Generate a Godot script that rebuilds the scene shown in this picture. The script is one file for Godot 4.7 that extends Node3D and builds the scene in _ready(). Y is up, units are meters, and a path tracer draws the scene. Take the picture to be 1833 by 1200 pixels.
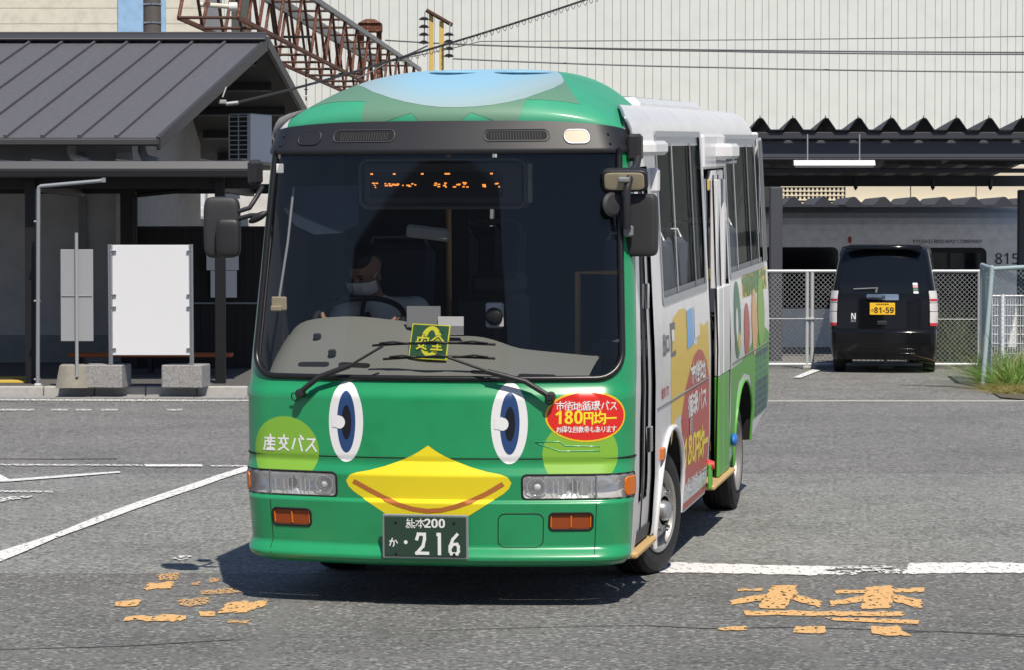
extends Node3D
# A green minibus turning on a station forecourt, seen through a long lens.

const FOC := 5500.0
const EYE := 1.94
const PITCH := 0.031626  # atan(174 / 5500)
var M := {}
var rng := RandomNumberGenerator.new()

# ---------------------------------------------------------------- mesh builder
class MB:
	var v := PackedVector3Array()
	var n := PackedVector3Array()
	var uv := PackedVector2Array()
	func tri(a: Vector3, b: Vector3, c: Vector3, na: Vector3, nb: Vector3, nc: Vector3, ua := Vector2.ZERO, ub := Vector2.ZERO, uc := Vector2.ZERO) -> void:
		if (b - a).cross(c - a).dot(na + nb + nc) > 0.0:
			v.append_array([a, c, b]); n.append_array([na, nc, nb]); uv.append_array([ua, uc, ub])
		else:
			v.append_array([a, b, c]); n.append_array([na, nb, nc]); uv.append_array([ua, ub, uc])
	func ft(a: Vector3, b: Vector3, c: Vector3, out: Vector3) -> void:
		var g := (b - a).cross(c - a).normalized()
		if g.dot(out) < 0.0:
			g = -g
		tri(a, b, c, g, g, g)
	func quad(a: Vector3, b: Vector3, c: Vector3, d: Vector3, out: Vector3) -> void:
		ft(a, b, c, out); ft(a, c, d, out)
	func bx(c: Vector3, s: Vector3, bev := 0.0, bs := Basis()) -> void:
		var h := s * 0.5
		var e := minf(bev, minf(h.x, minf(h.y, h.z)) * 0.9)
		if e <= 0.0:
			for ax in 3:
				for sg in [-1.0, 1.0]:
					var u := (ax + 1) % 3
					var w := (ax + 2) % 3
					var q := []
					for k in [[-1, -1], [1, -1], [1, 1], [-1, 1]]:
						var p := Vector3.ZERO
						p[ax] = sg * h[ax]; p[u] = k[0] * h[u]; p[w] = k[1] * h[w]
						q.append(c + bs * p)
					var o := Vector3.ZERO
					o[ax] = sg
					quad(q[0], q[1], q[2], q[3], bs * o)
			return
		for ax in 3:
			var u := (ax + 1) % 3
			var w := (ax + 2) % 3
			for sg in [-1.0, 1.0]:
				var q := []
				for k in [[-1, -1], [1, -1], [1, 1], [-1, 1]]:
					var p := Vector3.ZERO
					p[ax] = sg * h[ax]; p[u] = k[0] * (h[u] - e); p[w] = k[1] * (h[w] - e)
					q.append(c + bs * p)
				var o := Vector3.ZERO
				o[ax] = sg
				quad(q[0], q[1], q[2], q[3], bs * o)
			for su in [-1.0, 1.0]:
				for sw in [-1.0, 1.0]:
					var q2 := []
					for k in [[-1, 0], [1, 0], [1, 1], [-1, 1]]:
						var p := Vector3.ZERO
						p[ax] = k[0] * (h[ax] - e)
						p[u] = su * (h[u] - (e if k[1] == 1 else 0.0))
						p[w] = sw * (h[w] - (0.0 if k[1] == 1 else e))
						q2.append(c + bs * p)
					var o := Vector3.ZERO
					o[u] = su; o[w] = sw
					quad(q2[0], q2[1], q2[2], q2[3], bs * o)
		for sx in [-1.0, 1.0]:
			for sy in [-1.0, 1.0]:
				for sz in [-1.0, 1.0]:
					var g := Vector3(sx, sy, sz)
					ft(c + bs * (g * (h - Vector3(0, e, e))), c + bs * (g * (h - Vector3(e, 0, e))), c + bs * (g * (h - Vector3(e, e, 0))), bs * g)
	func tube(pts: Array, r: float, sides := 6, closed := false, r2 := -1.0) -> void:
		var m := pts.size()
		if m < 2:
			return
		var rings := []
		var ref := Vector3.ZERO
		for i in m:
			var p: Vector3 = pts[i]
			var a: Vector3 = pts[(i - 1 + m) % m] if (closed or i > 0) else p
			var b: Vector3 = pts[(i + 1) % m] if (closed or i < m - 1) else p
			var t := (b - a).normalized()
			if ref == Vector3.ZERO:
				ref = t.cross(Vector3.UP if absf(t.y) < 0.9 else Vector3.RIGHT).normalized()
			ref = (ref - t * ref.dot(t)).normalized()
			var bi := t.cross(ref)
			var rr := r if r2 < 0.0 else lerpf(r, r2, float(i) / (m - 1))
			var ring := []
			for k in sides:
				var an := TAU * k / sides
				var d := ref * cos(an) + bi * sin(an)
				ring.append([p + d * rr, d])
			rings.append(ring)
		for i in (m if closed else m - 1):
			var A: Array = rings[i]
			var B: Array = rings[(i + 1) % m]
			for k in sides:
				var k2 := (k + 1) % sides
				tri(A[k][0], A[k2][0], B[k2][0], A[k][1], A[k2][1], B[k2][1])
				tri(A[k][0], B[k2][0], B[k][0], A[k][1], B[k2][1], B[k][1])
		if not closed:
			for e in [0, m - 1]:
				var c: Vector3 = pts[e]
				var o: Vector3 = (c - pts[1]) if e == 0 else (c - pts[m - 2])
				for k in sides:
					ft(c, rings[e][k][0], rings[e][(k + 1) % sides][0], o)
	func lathe(prof: Array, o: Vector3, bs: Basis, sides := 20) -> void:
		# prof: (radius, height along bs.y)
		for i in prof.size() - 1:
			var p: Vector2 = prof[i]
			var q: Vector2 = prof[i + 1]
			var t := q - p
			var nn := Vector2(t.y, -t.x).normalized()
			for k in sides:
				var a0 := TAU * k / sides
				var a1 := TAU * (k + 1) / sides
				var d0 := Vector3(cos(a0), 0, sin(a0))
				var d1 := Vector3(cos(a1), 0, sin(a1))
				var A := o + bs * (d0 * p.x + Vector3(0, p.y, 0))
				var B := o + bs * (d1 * p.x + Vector3(0, p.y, 0))
				var C := o + bs * (d1 * q.x + Vector3(0, q.y, 0))
				var D := o + bs * (d0 * q.x + Vector3(0, q.y, 0))
				var n0 := bs * (d0 * nn.x + Vector3(0, nn.y, 0))
				var n1 := bs * (d1 * nn.x + Vector3(0, nn.y, 0))
				if p.x > 0.0001:
					tri(A, B, C, n0, n1, n1)
				if q.x > 0.0001:
					tri(A, C, D, n0, n1, n0)
	func ell(c: Vector3, r: Vector3, bs := Basis(), seg := 12, rings := 8) -> void:
		for i in rings:
			for k in seg:
				var P := []
				var N := []
				for q in [[i, k], [i, k + 1], [i + 1, k + 1], [i + 1, k]]:
					var th: float = PI * q[0] / rings
					var ph: float = TAU * q[1] / seg
					var d := Vector3(sin(th) * cos(ph), cos(th), sin(th) * sin(ph))
					P.append(c + bs * (d * r)); N.append((bs * (d / r)).normalized())
				if i > 0:
					tri(P[0], P[1], P[2], N[0], N[1], N[2])
				if i < rings - 1:
					tri(P[0], P[2], P[3], N[0], N[2], N[3])
	func prism(poly: PackedVector2Array, a: Vector3, ux: Vector3, uy: Vector3, ext: Vector3) -> void:
		# polygon in the plane (ux, uy) at a, extruded by ext
		var idx := Geometry2D.triangulate_polygon(poly)
		var P := []
		for p in poly:
			P.append(a + ux * p.x + uy * p.y)
		for i in range(0, idx.size(), 3):
			ft(P[idx[i]], P[idx[i + 1]], P[idx[i + 2]], -ext)
			ft(P[idx[i]] + ext, P[idx[i + 1]] + ext, P[idx[i + 2]] + ext, ext)
		var cw := 1.0 if Geometry2D.is_polygon_clockwise(poly) else -1.0
		for i in P.size():
			var j := (i + 1) % P.size()
			var d: Vector2 = poly[j] - poly[i]
			var o := (ux * -d.y + uy * d.x) * cw
			quad(P[i], P[j], P[j] + ext, P[i] + ext, o)
	func sup(c: Vector3, r: Vector3, e: float, bs := Basis(), seg := 28, rings := 20) -> void:
		# a box with soft shoulders: a superellipsoid of exponent e
		var P := []
		var N := []
		for i in rings + 1:
			for k in seg:
				var th := PI * (float(i) / rings - 0.5)
				var ph := TAU * k / seg
				var cx := cos(ph)
				var sx := sin(ph)
				var ct := cos(th)
				var s := sin(th)
				var d := Vector3(signf(cx) * pow(absf(cx), e) * pow(maxf(ct, 0.0), e), signf(s) * pow(absf(s), e), signf(sx) * pow(absf(sx), e) * pow(maxf(ct, 0.0), e))
				var m := 2.0 - e
				var g := Vector3(signf(cx) * pow(absf(cx), m) * pow(maxf(ct, 0.0), m), signf(s) * pow(absf(s), m), signf(sx) * pow(absf(sx), m) * pow(maxf(ct, 0.0), m)) / r
				P.append(c + bs * (d * r)); N.append((bs * g).normalized())
		for i in rings:
			for k in seg:
				var a := i * seg + k
				var b := i * seg + (k + 1) % seg
				if i > 0:
					tri(P[a], P[b], P[b + seg], N[a], N[b], N[b + seg])
					if i < rings - 1:
						tri(P[a], P[b + seg], P[a + seg], N[a], N[b + seg], N[a + seg])
				else:
					tri(P[a], P[b + seg], P[a + seg], N[a], N[b + seg], N[a + seg])
	func mesh() -> ArrayMesh:
		var am := ArrayMesh.new()
		if v.is_empty():
			return am
		var a := []
		a.resize(Mesh.ARRAY_MAX)
		a[Mesh.ARRAY_VERTEX] = v; a[Mesh.ARRAY_NORMAL] = n; a[Mesh.ARRAY_TEX_UV] = uv
		am.add_surface_from_arrays(Mesh.PRIMITIVE_TRIANGLES, a)
		return am

# ---------------------------------------------------------------- nodes
func thing(called: String, label: String, category: String, group := "", at_ := Vector3.ZERO, turn := 0.0) -> Node3D:
	var o := Node3D.new()
	o.name = called
	add_child(o, true)
	o.position = at_
	o.rotation.y = turn
	tag(o, label, category, group)
	return o

func tag(o: Node, label: String, category: String, group := "") -> void:
	o.set_meta("label", label); o.set_meta("category", category)
	if group:
		o.set_meta("group", group)

func part(parent: Node, called: String, shape, mat: Material, label := "") -> MeshInstance3D:
	var m := MeshInstance3D.new()
	m.name = called
	m.mesh = shape.mesh() if shape is MB else shape
	m.material_override = mat
	parent.add_child(m, true)
	if label:
		m.set_meta("label", label)
	return m

func struct(called: String, shape, mat: Material) -> MeshInstance3D:
	var m := part(self, called, shape, mat)
	m.set_meta("kind", "structure")
	return m

# ---------------------------------------------------------------- where things stand
func at(px: float, py: float, depth: float) -> Vector3:
	var c := cos(PITCH)
	var s := sin(PITCH)
	var u := -(py - 600.0) / FOC
	var d := Vector3((px - 916.5) / FOC, u * c - s, -u * s - c)
	return Vector3(0, EYE, 0) + d * (depth / -d.z)

func rise(depth: float) -> float:  # the forecourt climbs a little behind the bus
	var t := clampf((depth - 16.8) / 5.0, 0.0, 1.0)
	return 0.075 * t * t * (3.0 - 2.0 * t)

func gnd(px: float, py: float) -> Vector3:
	var k := at(px, py, 1.0).y - EYE
	var z := 20.0
	for i in 30:
		z = (rise(z) - EYE) / k
	return at(px, py, z)

func onto(p: Vector3, up := 0.0) -> Vector3:
	return Vector3(p.x, rise(-p.z) + up, p.z)

# ---------------------------------------------------------------- materials
func lin(r: float, g: float, b: float, a := 1.0) -> Color:
	var c := Color(r, g, b).linear_to_srgb()
	c.a = a
	return c

func mat(called: String, r: float, g: float, b: float, rough := 0.6, metal := 0.0) -> StandardMaterial3D:
	var m := StandardMaterial3D.new()
	m.resource_name = called
	m.albedo_color = lin(r, g, b)
	m.roughness = rough
	m.metallic = metal
	M[called] = m
	return m

func noise_tex(size: int, freq: float, kind: int, stops: Array, sd := 1, octaves := 4, as_normal := false) -> NoiseTexture2D:
	var f := FastNoiseLite.new()
	f.noise_type = kind
	f.frequency = freq
	f.seed = sd
	f.fractal_octaves = octaves
	if kind == FastNoiseLite.TYPE_CELLULAR:
		f.cellular_return_type = FastNoiseLite.RETURN_CELL_VALUE
		f.fractal_type = FastNoiseLite.FRACTAL_NONE
	var t := NoiseTexture2D.new()
	t.width = size; t.height = size
	t.seamless = true
	t.noise = f
	if as_normal:
		t.as_normal_map = true
		t.bump_strength = 4.0
	elif stops.size():
		var g := Gradient.new()
		var offs := PackedFloat32Array()
		var cols := PackedColorArray()
		for s in stops:
			offs.append(s[0]); cols.append(s[1])
		g.offsets = offs; g.colors = cols
		t.color_ramp = g
	return t

func grey(x: float, a := 1.0) -> Color:
	return Color(x, x, x, a)

func worldtex(m: StandardMaterial3D, t: Texture2D, metres: float) -> StandardMaterial3D:
	m.albedo_texture = t
	m.uv1_triplanar = true
	m.uv1_world_triplanar = true
	m.uv1_scale = Vector3.ONE / metres
	return m

func detail(m: StandardMaterial3D, t: Texture2D, metres: float) -> StandardMaterial3D:
	m.detail_enabled = true
	m.detail_albedo = t
	m.detail_blend_mode = BaseMaterial3D.BLEND_MODE_MUL
	m.detail_uv_layer = BaseMaterial3D.DETAIL_UV_2
	m.uv2_triplanar = true
	m.uv2_world_triplanar = true
	m.uv2_scale = Vector3.ONE / metres
	return m

func own(m: StandardMaterial3D, t: Texture2D, metres: float) -> StandardMaterial3D:
	m.albedo_texture = t
	m.uv1_triplanar = true
	m.uv1_scale = Vector3.ONE / metres
	return m

func make_materials() -> void:
	var C := FastNoiseLite.TYPE_CELLULAR
	var S := FastNoiseLite.TYPE_SIMPLEX_SMOOTH
	var grain := noise_tex(1024, 0.11, C, [[0.0, grey(0.55)], [0.3, grey(0.74)], [0.7, grey(0.84)], [0.92, grey(0.9)], [0.94, grey(1.0)], [1.0, grey(1.0)]], 3)
	var coarse := noise_tex(1024, 0.14, C, [[0.0, grey(0.50)], [0.25, grey(0.68)], [0.7, grey(0.76)], [0.9, grey(0.82)], [0.925, grey(1.0)], [1.0, grey(1.0)]], 8)
	var blotch := noise_tex(512, 0.010, S, [[0.0, grey(0.88)], [0.3, grey(0.92)], [0.5, grey(0.96)], [1.0, grey(1.0)]], 5, 6)
	var gn := noise_tex(1024, 0.2, C, [], 3, 1, true)
	var soft := noise_tex(512, 0.02, S, [[0.0, grey(0.90)], [0.5, grey(0.97)], [1.0, grey(1.0)]], 9, 5)
	var streak := noise_tex(512, 0.03, S, [[0.0, grey(0.9)], [0.5, grey(0.97)], [1.0, grey(1.0)]], 12, 5)
	var faint := noise_tex(512, 0.02, S, [[0.0, grey(0.965)], [0.5, grey(0.99)], [1.0, grey(1.0)]], 31, 4)
	var stone := noise_tex(512, 0.15, C, [[0.0, grey(0.55)], [0.5, grey(0.85)], [1.0, grey(1.0)]], 4)
	var rustt := noise_tex(512, 0.03, S, [[0.0, Color(0.21, 0.12, 0.09)], [0.45, Color(0.37, 0.21, 0.15)], [0.7, Color(0.48, 0.31, 0.24)], [0.9, Color(0.58, 0.48, 0.42)], [1.0, Color(0.64, 0.58, 0.53)]], 7, 5)
	var a := worldtex(mat("asphalt", 0.378, 0.386, 0.368, 0.88), grain, 2.2)
	a.normal_enabled = true; a.normal_texture = gn; a.normal_scale = 0.35
	detail(a, blotch, 9.0)
	a = worldtex(mat("asphalt_coarse", 0.325, 0.325, 0.312, 0.9), coarse, 2.6)
	a.normal_enabled = true; a.normal_texture = gn; a.normal_scale = 0.5
	detail(a, blotch, 7.0)
	a = worldtex(mat("asphalt_lot", 0.34, 0.33, 0.305, 0.92), grain, 3.0)
	detail(a, blotch, 5.0)
	a = worldtex(mat("asphalt_road", 0.315, 0.31, 0.297, 0.9), grain, 2.7)
	detail(a, blotch, 12.0)
	worldtex(mat("pavement", 0.16, 0.155, 0.15, 0.9), grain, 1.5)
	worldtex(mat("kerb", 0.42, 0.41, 0.39, 0.85), soft, 1.0)
	mat("crack", 0.075, 0.073, 0.07, 0.95)
	for w in [["paint_white", 0.76, 0.76, 0.745, 0.41, 0.03, 21], ["paint_worn", 0.70, 0.70, 0.68, 0.58, 0.03, 22], ["paint_orange", 0.72, 0.43, 0.17, 0.425, 0.028, 23], ["paint_faint", 0.60, 0.37, 0.17, 0.56, 0.06, 24]]:
		var wear := noise_tex(1024, w[5], S, [[0.0, grey(0.8, 0.0)], [w[4] - 0.16, grey(0.85, 0.0)], [w[4] - 0.13, grey(0.95, 1.0)], [1.0, grey(1.0, 1.0)]], w[6], 6)
		var p := worldtex(mat(w[0], w[1], w[2], w[3], 0.7), wear, 1.7)
		p.uv1_scale = Vector3(0.75, 1, 0.32)
		p.transparency = BaseMaterial3D.TRANSPARENCY_ALPHA_SCISSOR
		p.alpha_scissor_threshold = 0.5
	# station and background
	worldtex(mat("roof_metal", 0.112, 0.109, 0.121, 0.55), streak, 2.0)
	mat("roof_dark", 0.045, 0.044, 0.048, 0.5)
	worldtex(mat("station_wall", 0.34, 0.33, 0.315, 0.9), soft, 3.0)
	worldtex(mat("station_wall_light", 0.66, 0.65, 0.63, 0.9), soft, 3.0)
	worldtex(mat("plinth", 0.30, 0.31, 0.32, 0.9), soft, 2.0)
	worldtex(mat("shelter_wall", 0.56, 0.555, 0.55, 0.9), soft, 4.0)
	mat("soffit", 0.05, 0.05, 0.052, 0.8)
	mat("black_steel", 0.012, 0.012, 0.014, 0.45, 0.2)
	mat("black_timber", 0.018, 0.017, 0.017, 0.8)
	mat("canopy_metal", 0.022, 0.025, 0.036, 0.4)
	mat("pipe_grey", 0.24, 0.26, 0.29, 0.5, 0.1)
	worldtex(mat("galvanised", 0.42, 0.44, 0.45, 0.5, 0.4), streak, 0.7)
	mat("zinc_plate", 0.30, 0.31, 0.33, 0.6, 0.1)
	mat("board_white", 0.66, 0.67, 0.70, 0.4)
	mat("chrome", 0.75, 0.75, 0.76, 0.12, 1.0)
	mat("stainless", 0.55, 0.55, 0.56, 0.25, 1.0)
	worldtex(mat("granite", 0.42, 0.415, 0.41, 0.8), stone, 0.5)
	worldtex(mat("old_concrete", 0.27, 0.255, 0.215, 0.95), soft, 0.6)
	mat("bench_orange", 0.5, 0.12, 0.035, 0.6)
	mat("paper", 0.75, 0.76, 0.78, 0.7)
	mat("tactile_yellow", 0.6, 0.42, 0.06, 0.8)
	worldtex(mat("hall_white", 0.66, 0.685, 0.665, 0.7), faint, 11.0)
	mat("hall_joint", 0.36, 0.36, 0.37, 0.9)
	worldtex(mat("cream", 0.66, 0.63, 0.54, 0.85), soft, 4.0)
	worldtex(mat("sky_blue_panel", 0.30, 0.49, 0.72, 0.8), soft, 4.0)
	worldtex(mat("pole_concrete", 0.11, 0.10, 0.095, 0.9), soft, 1.5)
	worldtex(mat("slate_panel", 0.09, 0.095, 0.09, 0.8), soft, 2.0)
	own(mat("rust", 1, 1, 1, 0.9), rustt, 1.6)
	mat("rust_dark", 0.075, 0.038, 0.026, 0.9)
	worldtex(mat("zinc_old", 0.24, 0.25, 0.26, 0.6, 0.2), soft, 0.8)
	mat("yellow_steel", 0.60, 0.42, 0.11, 0.55)
	mat("porcelain_dark", 0.018, 0.015, 0.018, 0.2)
	mat("porcelain_white", 0.7, 0.7, 0.68, 0.25)
	mat("cable", 0.02, 0.02, 0.022, 0.6)
	mat("wire_thin", 0.16, 0.16, 0.17, 0.5)
	mat("platform_steel", 0.035, 0.038, 0.048, 0.55, 0.1)
	mat("platform_beam", 0.060, 0.068, 0.090, 0.5, 0.1)
	mat("platform_post", 0.058, 0.061, 0.072, 0.55)
	mat("lamp_white", 0.58, 0.61, 0.66, 0.35)
	worldtex(mat("train_steel", 0.92, 0.92, 0.92, 0.45), streak, 3.0)
	mat("train_roof", 0.30, 0.32, 0.36, 0.5)
	mat("train_glass", 0.006, 0.006, 0.008, 0.08)
	mat("train_dark", 0.02, 0.02, 0.022, 0.7)
	mat("print_black", 0.012, 0.012, 0.014, 0.5)
	mat("beige_metal", 0.62, 0.56, 0.44, 0.6)
	mat("louvre_dark", 0.03, 0.03, 0.03, 0.7)
	mat("fence_galv", 0.50, 0.52, 0.54, 0.45, 0.2)
	mat("fence_green", 0.33, 0.42, 0.45, 0.5)
	mat("fence_white", 0.78, 0.79, 0.80, 0.4)
	mat("car_black", 0.006, 0.0065, 0.008, 0.12)
	M.car_black.clearcoat_enabled = true
	M.car_black.clearcoat = 0.25
	M.car_black.metallic_specular = 0.35
	M.car_black.clearcoat_roughness = 0.05
	mat("car_glass", 0.006, 0.007, 0.010, 0.05)
	mat("tail_white", 0.62, 0.60, 0.60, 0.15)
	mat("tail_red", 0.5, 0.03, 0.04, 0.2)
	mat("plate_yellow", 0.85, 0.50, 0.02, 0.5)
	mat("rubber", 0.014, 0.014, 0.015, 0.75)
	mat("soil", 0.10, 0.085, 0.055, 0.95)
	# bus
	var dust := noise_tex(512, 0.016, S, [[0.0, grey(0.91)], [0.4, grey(0.97)], [1.0, grey(1.0)]], 17, 6)
	for w in [["green", 0.017, 0.295, 0.112], ["white", 0.76, 0.76, 0.78], ["cap_green", 0.04, 0.34, 0.19]]:
		var p := mat("bus_" + w[0], w[1], w[2], w[3], 0.32)
		p.clearcoat_enabled = true; p.clearcoat = 0.12 if w[0] == "cap_green" else 0.5; p.clearcoat_roughness = 0.15
		own(p, dust, 2.3)
		if w[0] == "cap_green":
			p.roughness = 0.55
	for w in [["eye_white", 0.74, 0.75, 0.77], ["iris", 0.022, 0.06, 0.18], ["pupil", 0.008, 0.009, 0.016], ["beak", 0.80, 0.66, 0.020], ["mouth", 0.45, 0.15, 0.04], ["lime", 0.21, 0.43, 0.045], ["letter_white", 0.76, 0.77, 0.77], ["oval_red", 0.66, 0.022, 0.016], ["oval_rim", 0.80, 0.50, 0.02], ["letter_yellow", 0.85, 0.68, 0.03], ["olive", 0.11, 0.235, 0.16], ["cap_blue", 0.27, 0.44, 0.54], ["side_yellow", 0.72, 0.50, 0.06], ["side_red", 0.46, 0.07, 0.05], ["side_green", 0.10, 0.36, 0.05], ["side_green_dark", 0.035, 0.17, 0.07], ["side_blue", 0.16, 0.40, 0.75], ["side_pink", 0.72, 0.36, 0.38], ["side_orange", 0.72, 0.42, 0.16], ["side_navy", 0.03, 0.075, 0.14], ["letter_red", 0.42, 0.04, 0.04], ["letter_grey", 0.10, 0.10, 0.12], ["letter_green", 0.08, 0.22, 0.03]]:
		mat(w[0], w[1], w[2], w[3], 0.55 if w[0] in ["olive", "cap_blue"] else 0.35)
	mat("vent_rim", 0.05, 0.052, 0.06, 0.45)
	mat("band_grey", 0.015, 0.016, 0.021, 0.48)
	var gt := GradientTexture2D.new()
	var gr := Gradient.new()
	gr.offsets = PackedFloat32Array([0.0, 0.55, 0.92, 1.0])
	gr.colors = PackedColorArray([Color(0.54, 0.73, 0.83), Color(0.54, 0.71, 0.80), Color(0.58, 0.67, 0.70), Color(0.56, 0.65, 0.66)])
	gt.gradient = gr
	gt.width = 256; gt.height = 256
	gt.fill = GradientTexture2D.FILL_RADIAL
	gt.fill_from = Vector2(0.5, 0.5); gt.fill_to = Vector2(1.0, 0.5)
	M.cap_blue.albedo_color = Color.WHITE
	M.cap_blue.albedo_texture = gt
	M.cap_blue.uv1_scale = Vector3(0.735, 0.78, 1)
	M.cap_blue.uv1_offset = Vector3(0.5, -0.086, 0)
	mat("hump_blue", 0.25, 0.48, 0.65, 0.55)
	mat("mirrored_wall", 0.02, 0.02, 0.02, 0.9)
	mat("vent_black", 0.006, 0.006, 0.007, 0.8)
	mat("lamp_cream", 0.42, 0.36, 0.25, 0.4)
	mat("gasket", 0.010, 0.010, 0.011, 0.35)
	mat("plastic_black", 0.020, 0.020, 0.023, 0.5)
	mat("mirror_back", 0.030, 0.030, 0.034, 0.6)
	mat("mirror_face", 0.75, 0.72, 0.62, 0.08, 1.0)
	mat("alu", 0.45, 0.46, 0.48, 0.35, 0.7)
	mat("reflector", 0.84, 0.85, 0.86, 0.26, 0.6)
	mat("amber", 0.62, 0.16, 0.012, 0.2)
	mat("amber_dark", 0.28, 0.055, 0.012, 0.25)
	mat("plate_green", 0.020, 0.050, 0.032, 0.5)
	mat("step_tan", 0.50, 0.33, 0.14, 0.7)
	mat("step_dark", 0.05, 0.05, 0.055, 0.6)
	mat("dash", 0.20, 0.21, 0.195, 0.85)
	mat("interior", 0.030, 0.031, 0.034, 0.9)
	mat("seat_cloth", 0.05, 0.06, 0.09, 0.95)
	mat("sign_yellow", 0.72, 0.70, 0.03, 0.5)
	mat("sign_green", 0.012, 0.09, 0.035, 0.5)
	mat("shirt", 0.78, 0.79, 0.80, 0.9)
	mat("mask_cloth", 0.82, 0.83, 0.83, 0.9)
	mat("skin", 0.34, 0.19, 0.13, 0.6)
	mat("hair", 0.012, 0.011, 0.011, 0.6)
	mat("trousers", 0.02, 0.022, 0.03, 0.9)
	mat("red_knob", 0.6, 0.04, 0.03, 0.4)
	mat("blue_knob", 0.03, 0.16, 0.55, 0.4)
	mat("rim_steel", 0.30, 0.295, 0.28, 0.45, 0.5)
	mat("dark_blind", 0.02, 0.026, 0.03, 0.9)
	var led := mat("led_orange", 0.6, 0.16, 0.02, 0.5)
	led.emission_enabled = true
	led.emission = Color(1.0, 0.62, 0.28)
	led.emission_energy_multiplier = 1.5
	for g in [["glass_front", 0.012, 0.015, 0.020, 0.20], ["glass_side", 0.030, 0.075, 0.080, 0.15], ["glass_lamp", 0.78, 0.80, 0.82, 0.20], ["visor_film", 0.06, 0.085, 0.12, 0.5]]:
		var q := mat(g[0], g[1], g[2], g[3], 0.03)
		q.albedo_color = lin(g[1], g[2], g[3], g[4])
		q.transparency = BaseMaterial3D.TRANSPARENCY_ALPHA
		if g[0] == "glass_side":
			q.metallic_specular = 0.11

# ---------------------------------------------------------------- ground and paint
func ground_sheet(called: String, x0: float, x1: float, z0: float, z1: float, up: float, m: Material, nx := 2) -> void:
	# z0 near, z1 far (distances)
	var cuts := [z0]
	var z := z0
	while z < z1:
		z = minf(z1, z + (0.5 if z > 16.0 and z < 22.0 else (4.0 if z < 60.0 else 60.0)))
		if z0 < 16.8 and cuts[-1] < 16.5 and z > 16.5:
			z = 16.5
		cuts.append(z)
	var b := MB.new()
	for i in cuts.size() - 1:
		for k in nx:
			var xa := lerpf(x0, x1, float(k) / nx)
			var xb := lerpf(x0, x1, float(k + 1) / nx)
			var A := Vector3(xa, rise(cuts[i]) + up, -cuts[i])
			var B := Vector3(xb, A.y, -cuts[i])
			var C := Vector3(xb, rise(cuts[i + 1]) + up, -cuts[i + 1])
			b.quad(A, B, C, Vector3(xa, C.y, C.z), Vector3.UP)
	struct(called, b, m)

func paint(called: String, m: Material, px: Array, up := 0.010, rag := 0.0) -> void:
	# a painted patch on the ground, cut into short strips so that it lies on the slope
	var poly := PackedVector2Array()
	for i in range(0, px.size(), 2):
		var g := gnd(px[i], px[i + 1])
		poly.append(Vector2(g.x, g.z))
	if rag > 0.0:  # crumbled edges
		var rough := PackedVector2Array()
		for i in poly.size():
			var a := poly[i]
			var c := poly[(i + 1) % poly.size()]
			var n := clampi(int((c - a).length() / 0.035), 1, 160)
			for k in n:
				rough.append(a.lerp(c, float(k) / n) + Vector2(rng.randf_range(-1, 1) * 0.5, rng.randf_range(-1, 1) * 2.2) * rag * (1.0 if rng.randf() < 0.7 else 2.2))
		if Geometry2D.triangulate_polygon(rough).size():
			poly = rough
	var b := MB.new()
	var lo := INF
	var hi := -INF
	for p in poly:
		lo = minf(lo, p.y); hi = maxf(hi, p.y)
	var z := floorf(lo * 2.0) / 2.0
	while z < hi:
		var strip := PackedVector2Array([Vector2(-90, z), Vector2(90, z), Vector2(90, z + 0.5), Vector2(-90, z + 0.5)])
		for piece in Geometry2D.intersect_polygons(poly, strip):
			var ix := Geometry2D.triangulate_polygon(piece)
			for t in range(0, ix.size(), 3):
				var q := []
				for k in 3:
					var p: Vector2 = piece[ix[t + k]]
					q.append(Vector3(p.x, rise(-p.y) + up, p.y))
				b.tri(q[0], q[1], q[2], Vector3.UP, Vector3.UP, Vector3.UP)
		z += 0.5
	struct(called, b, m)

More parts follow.
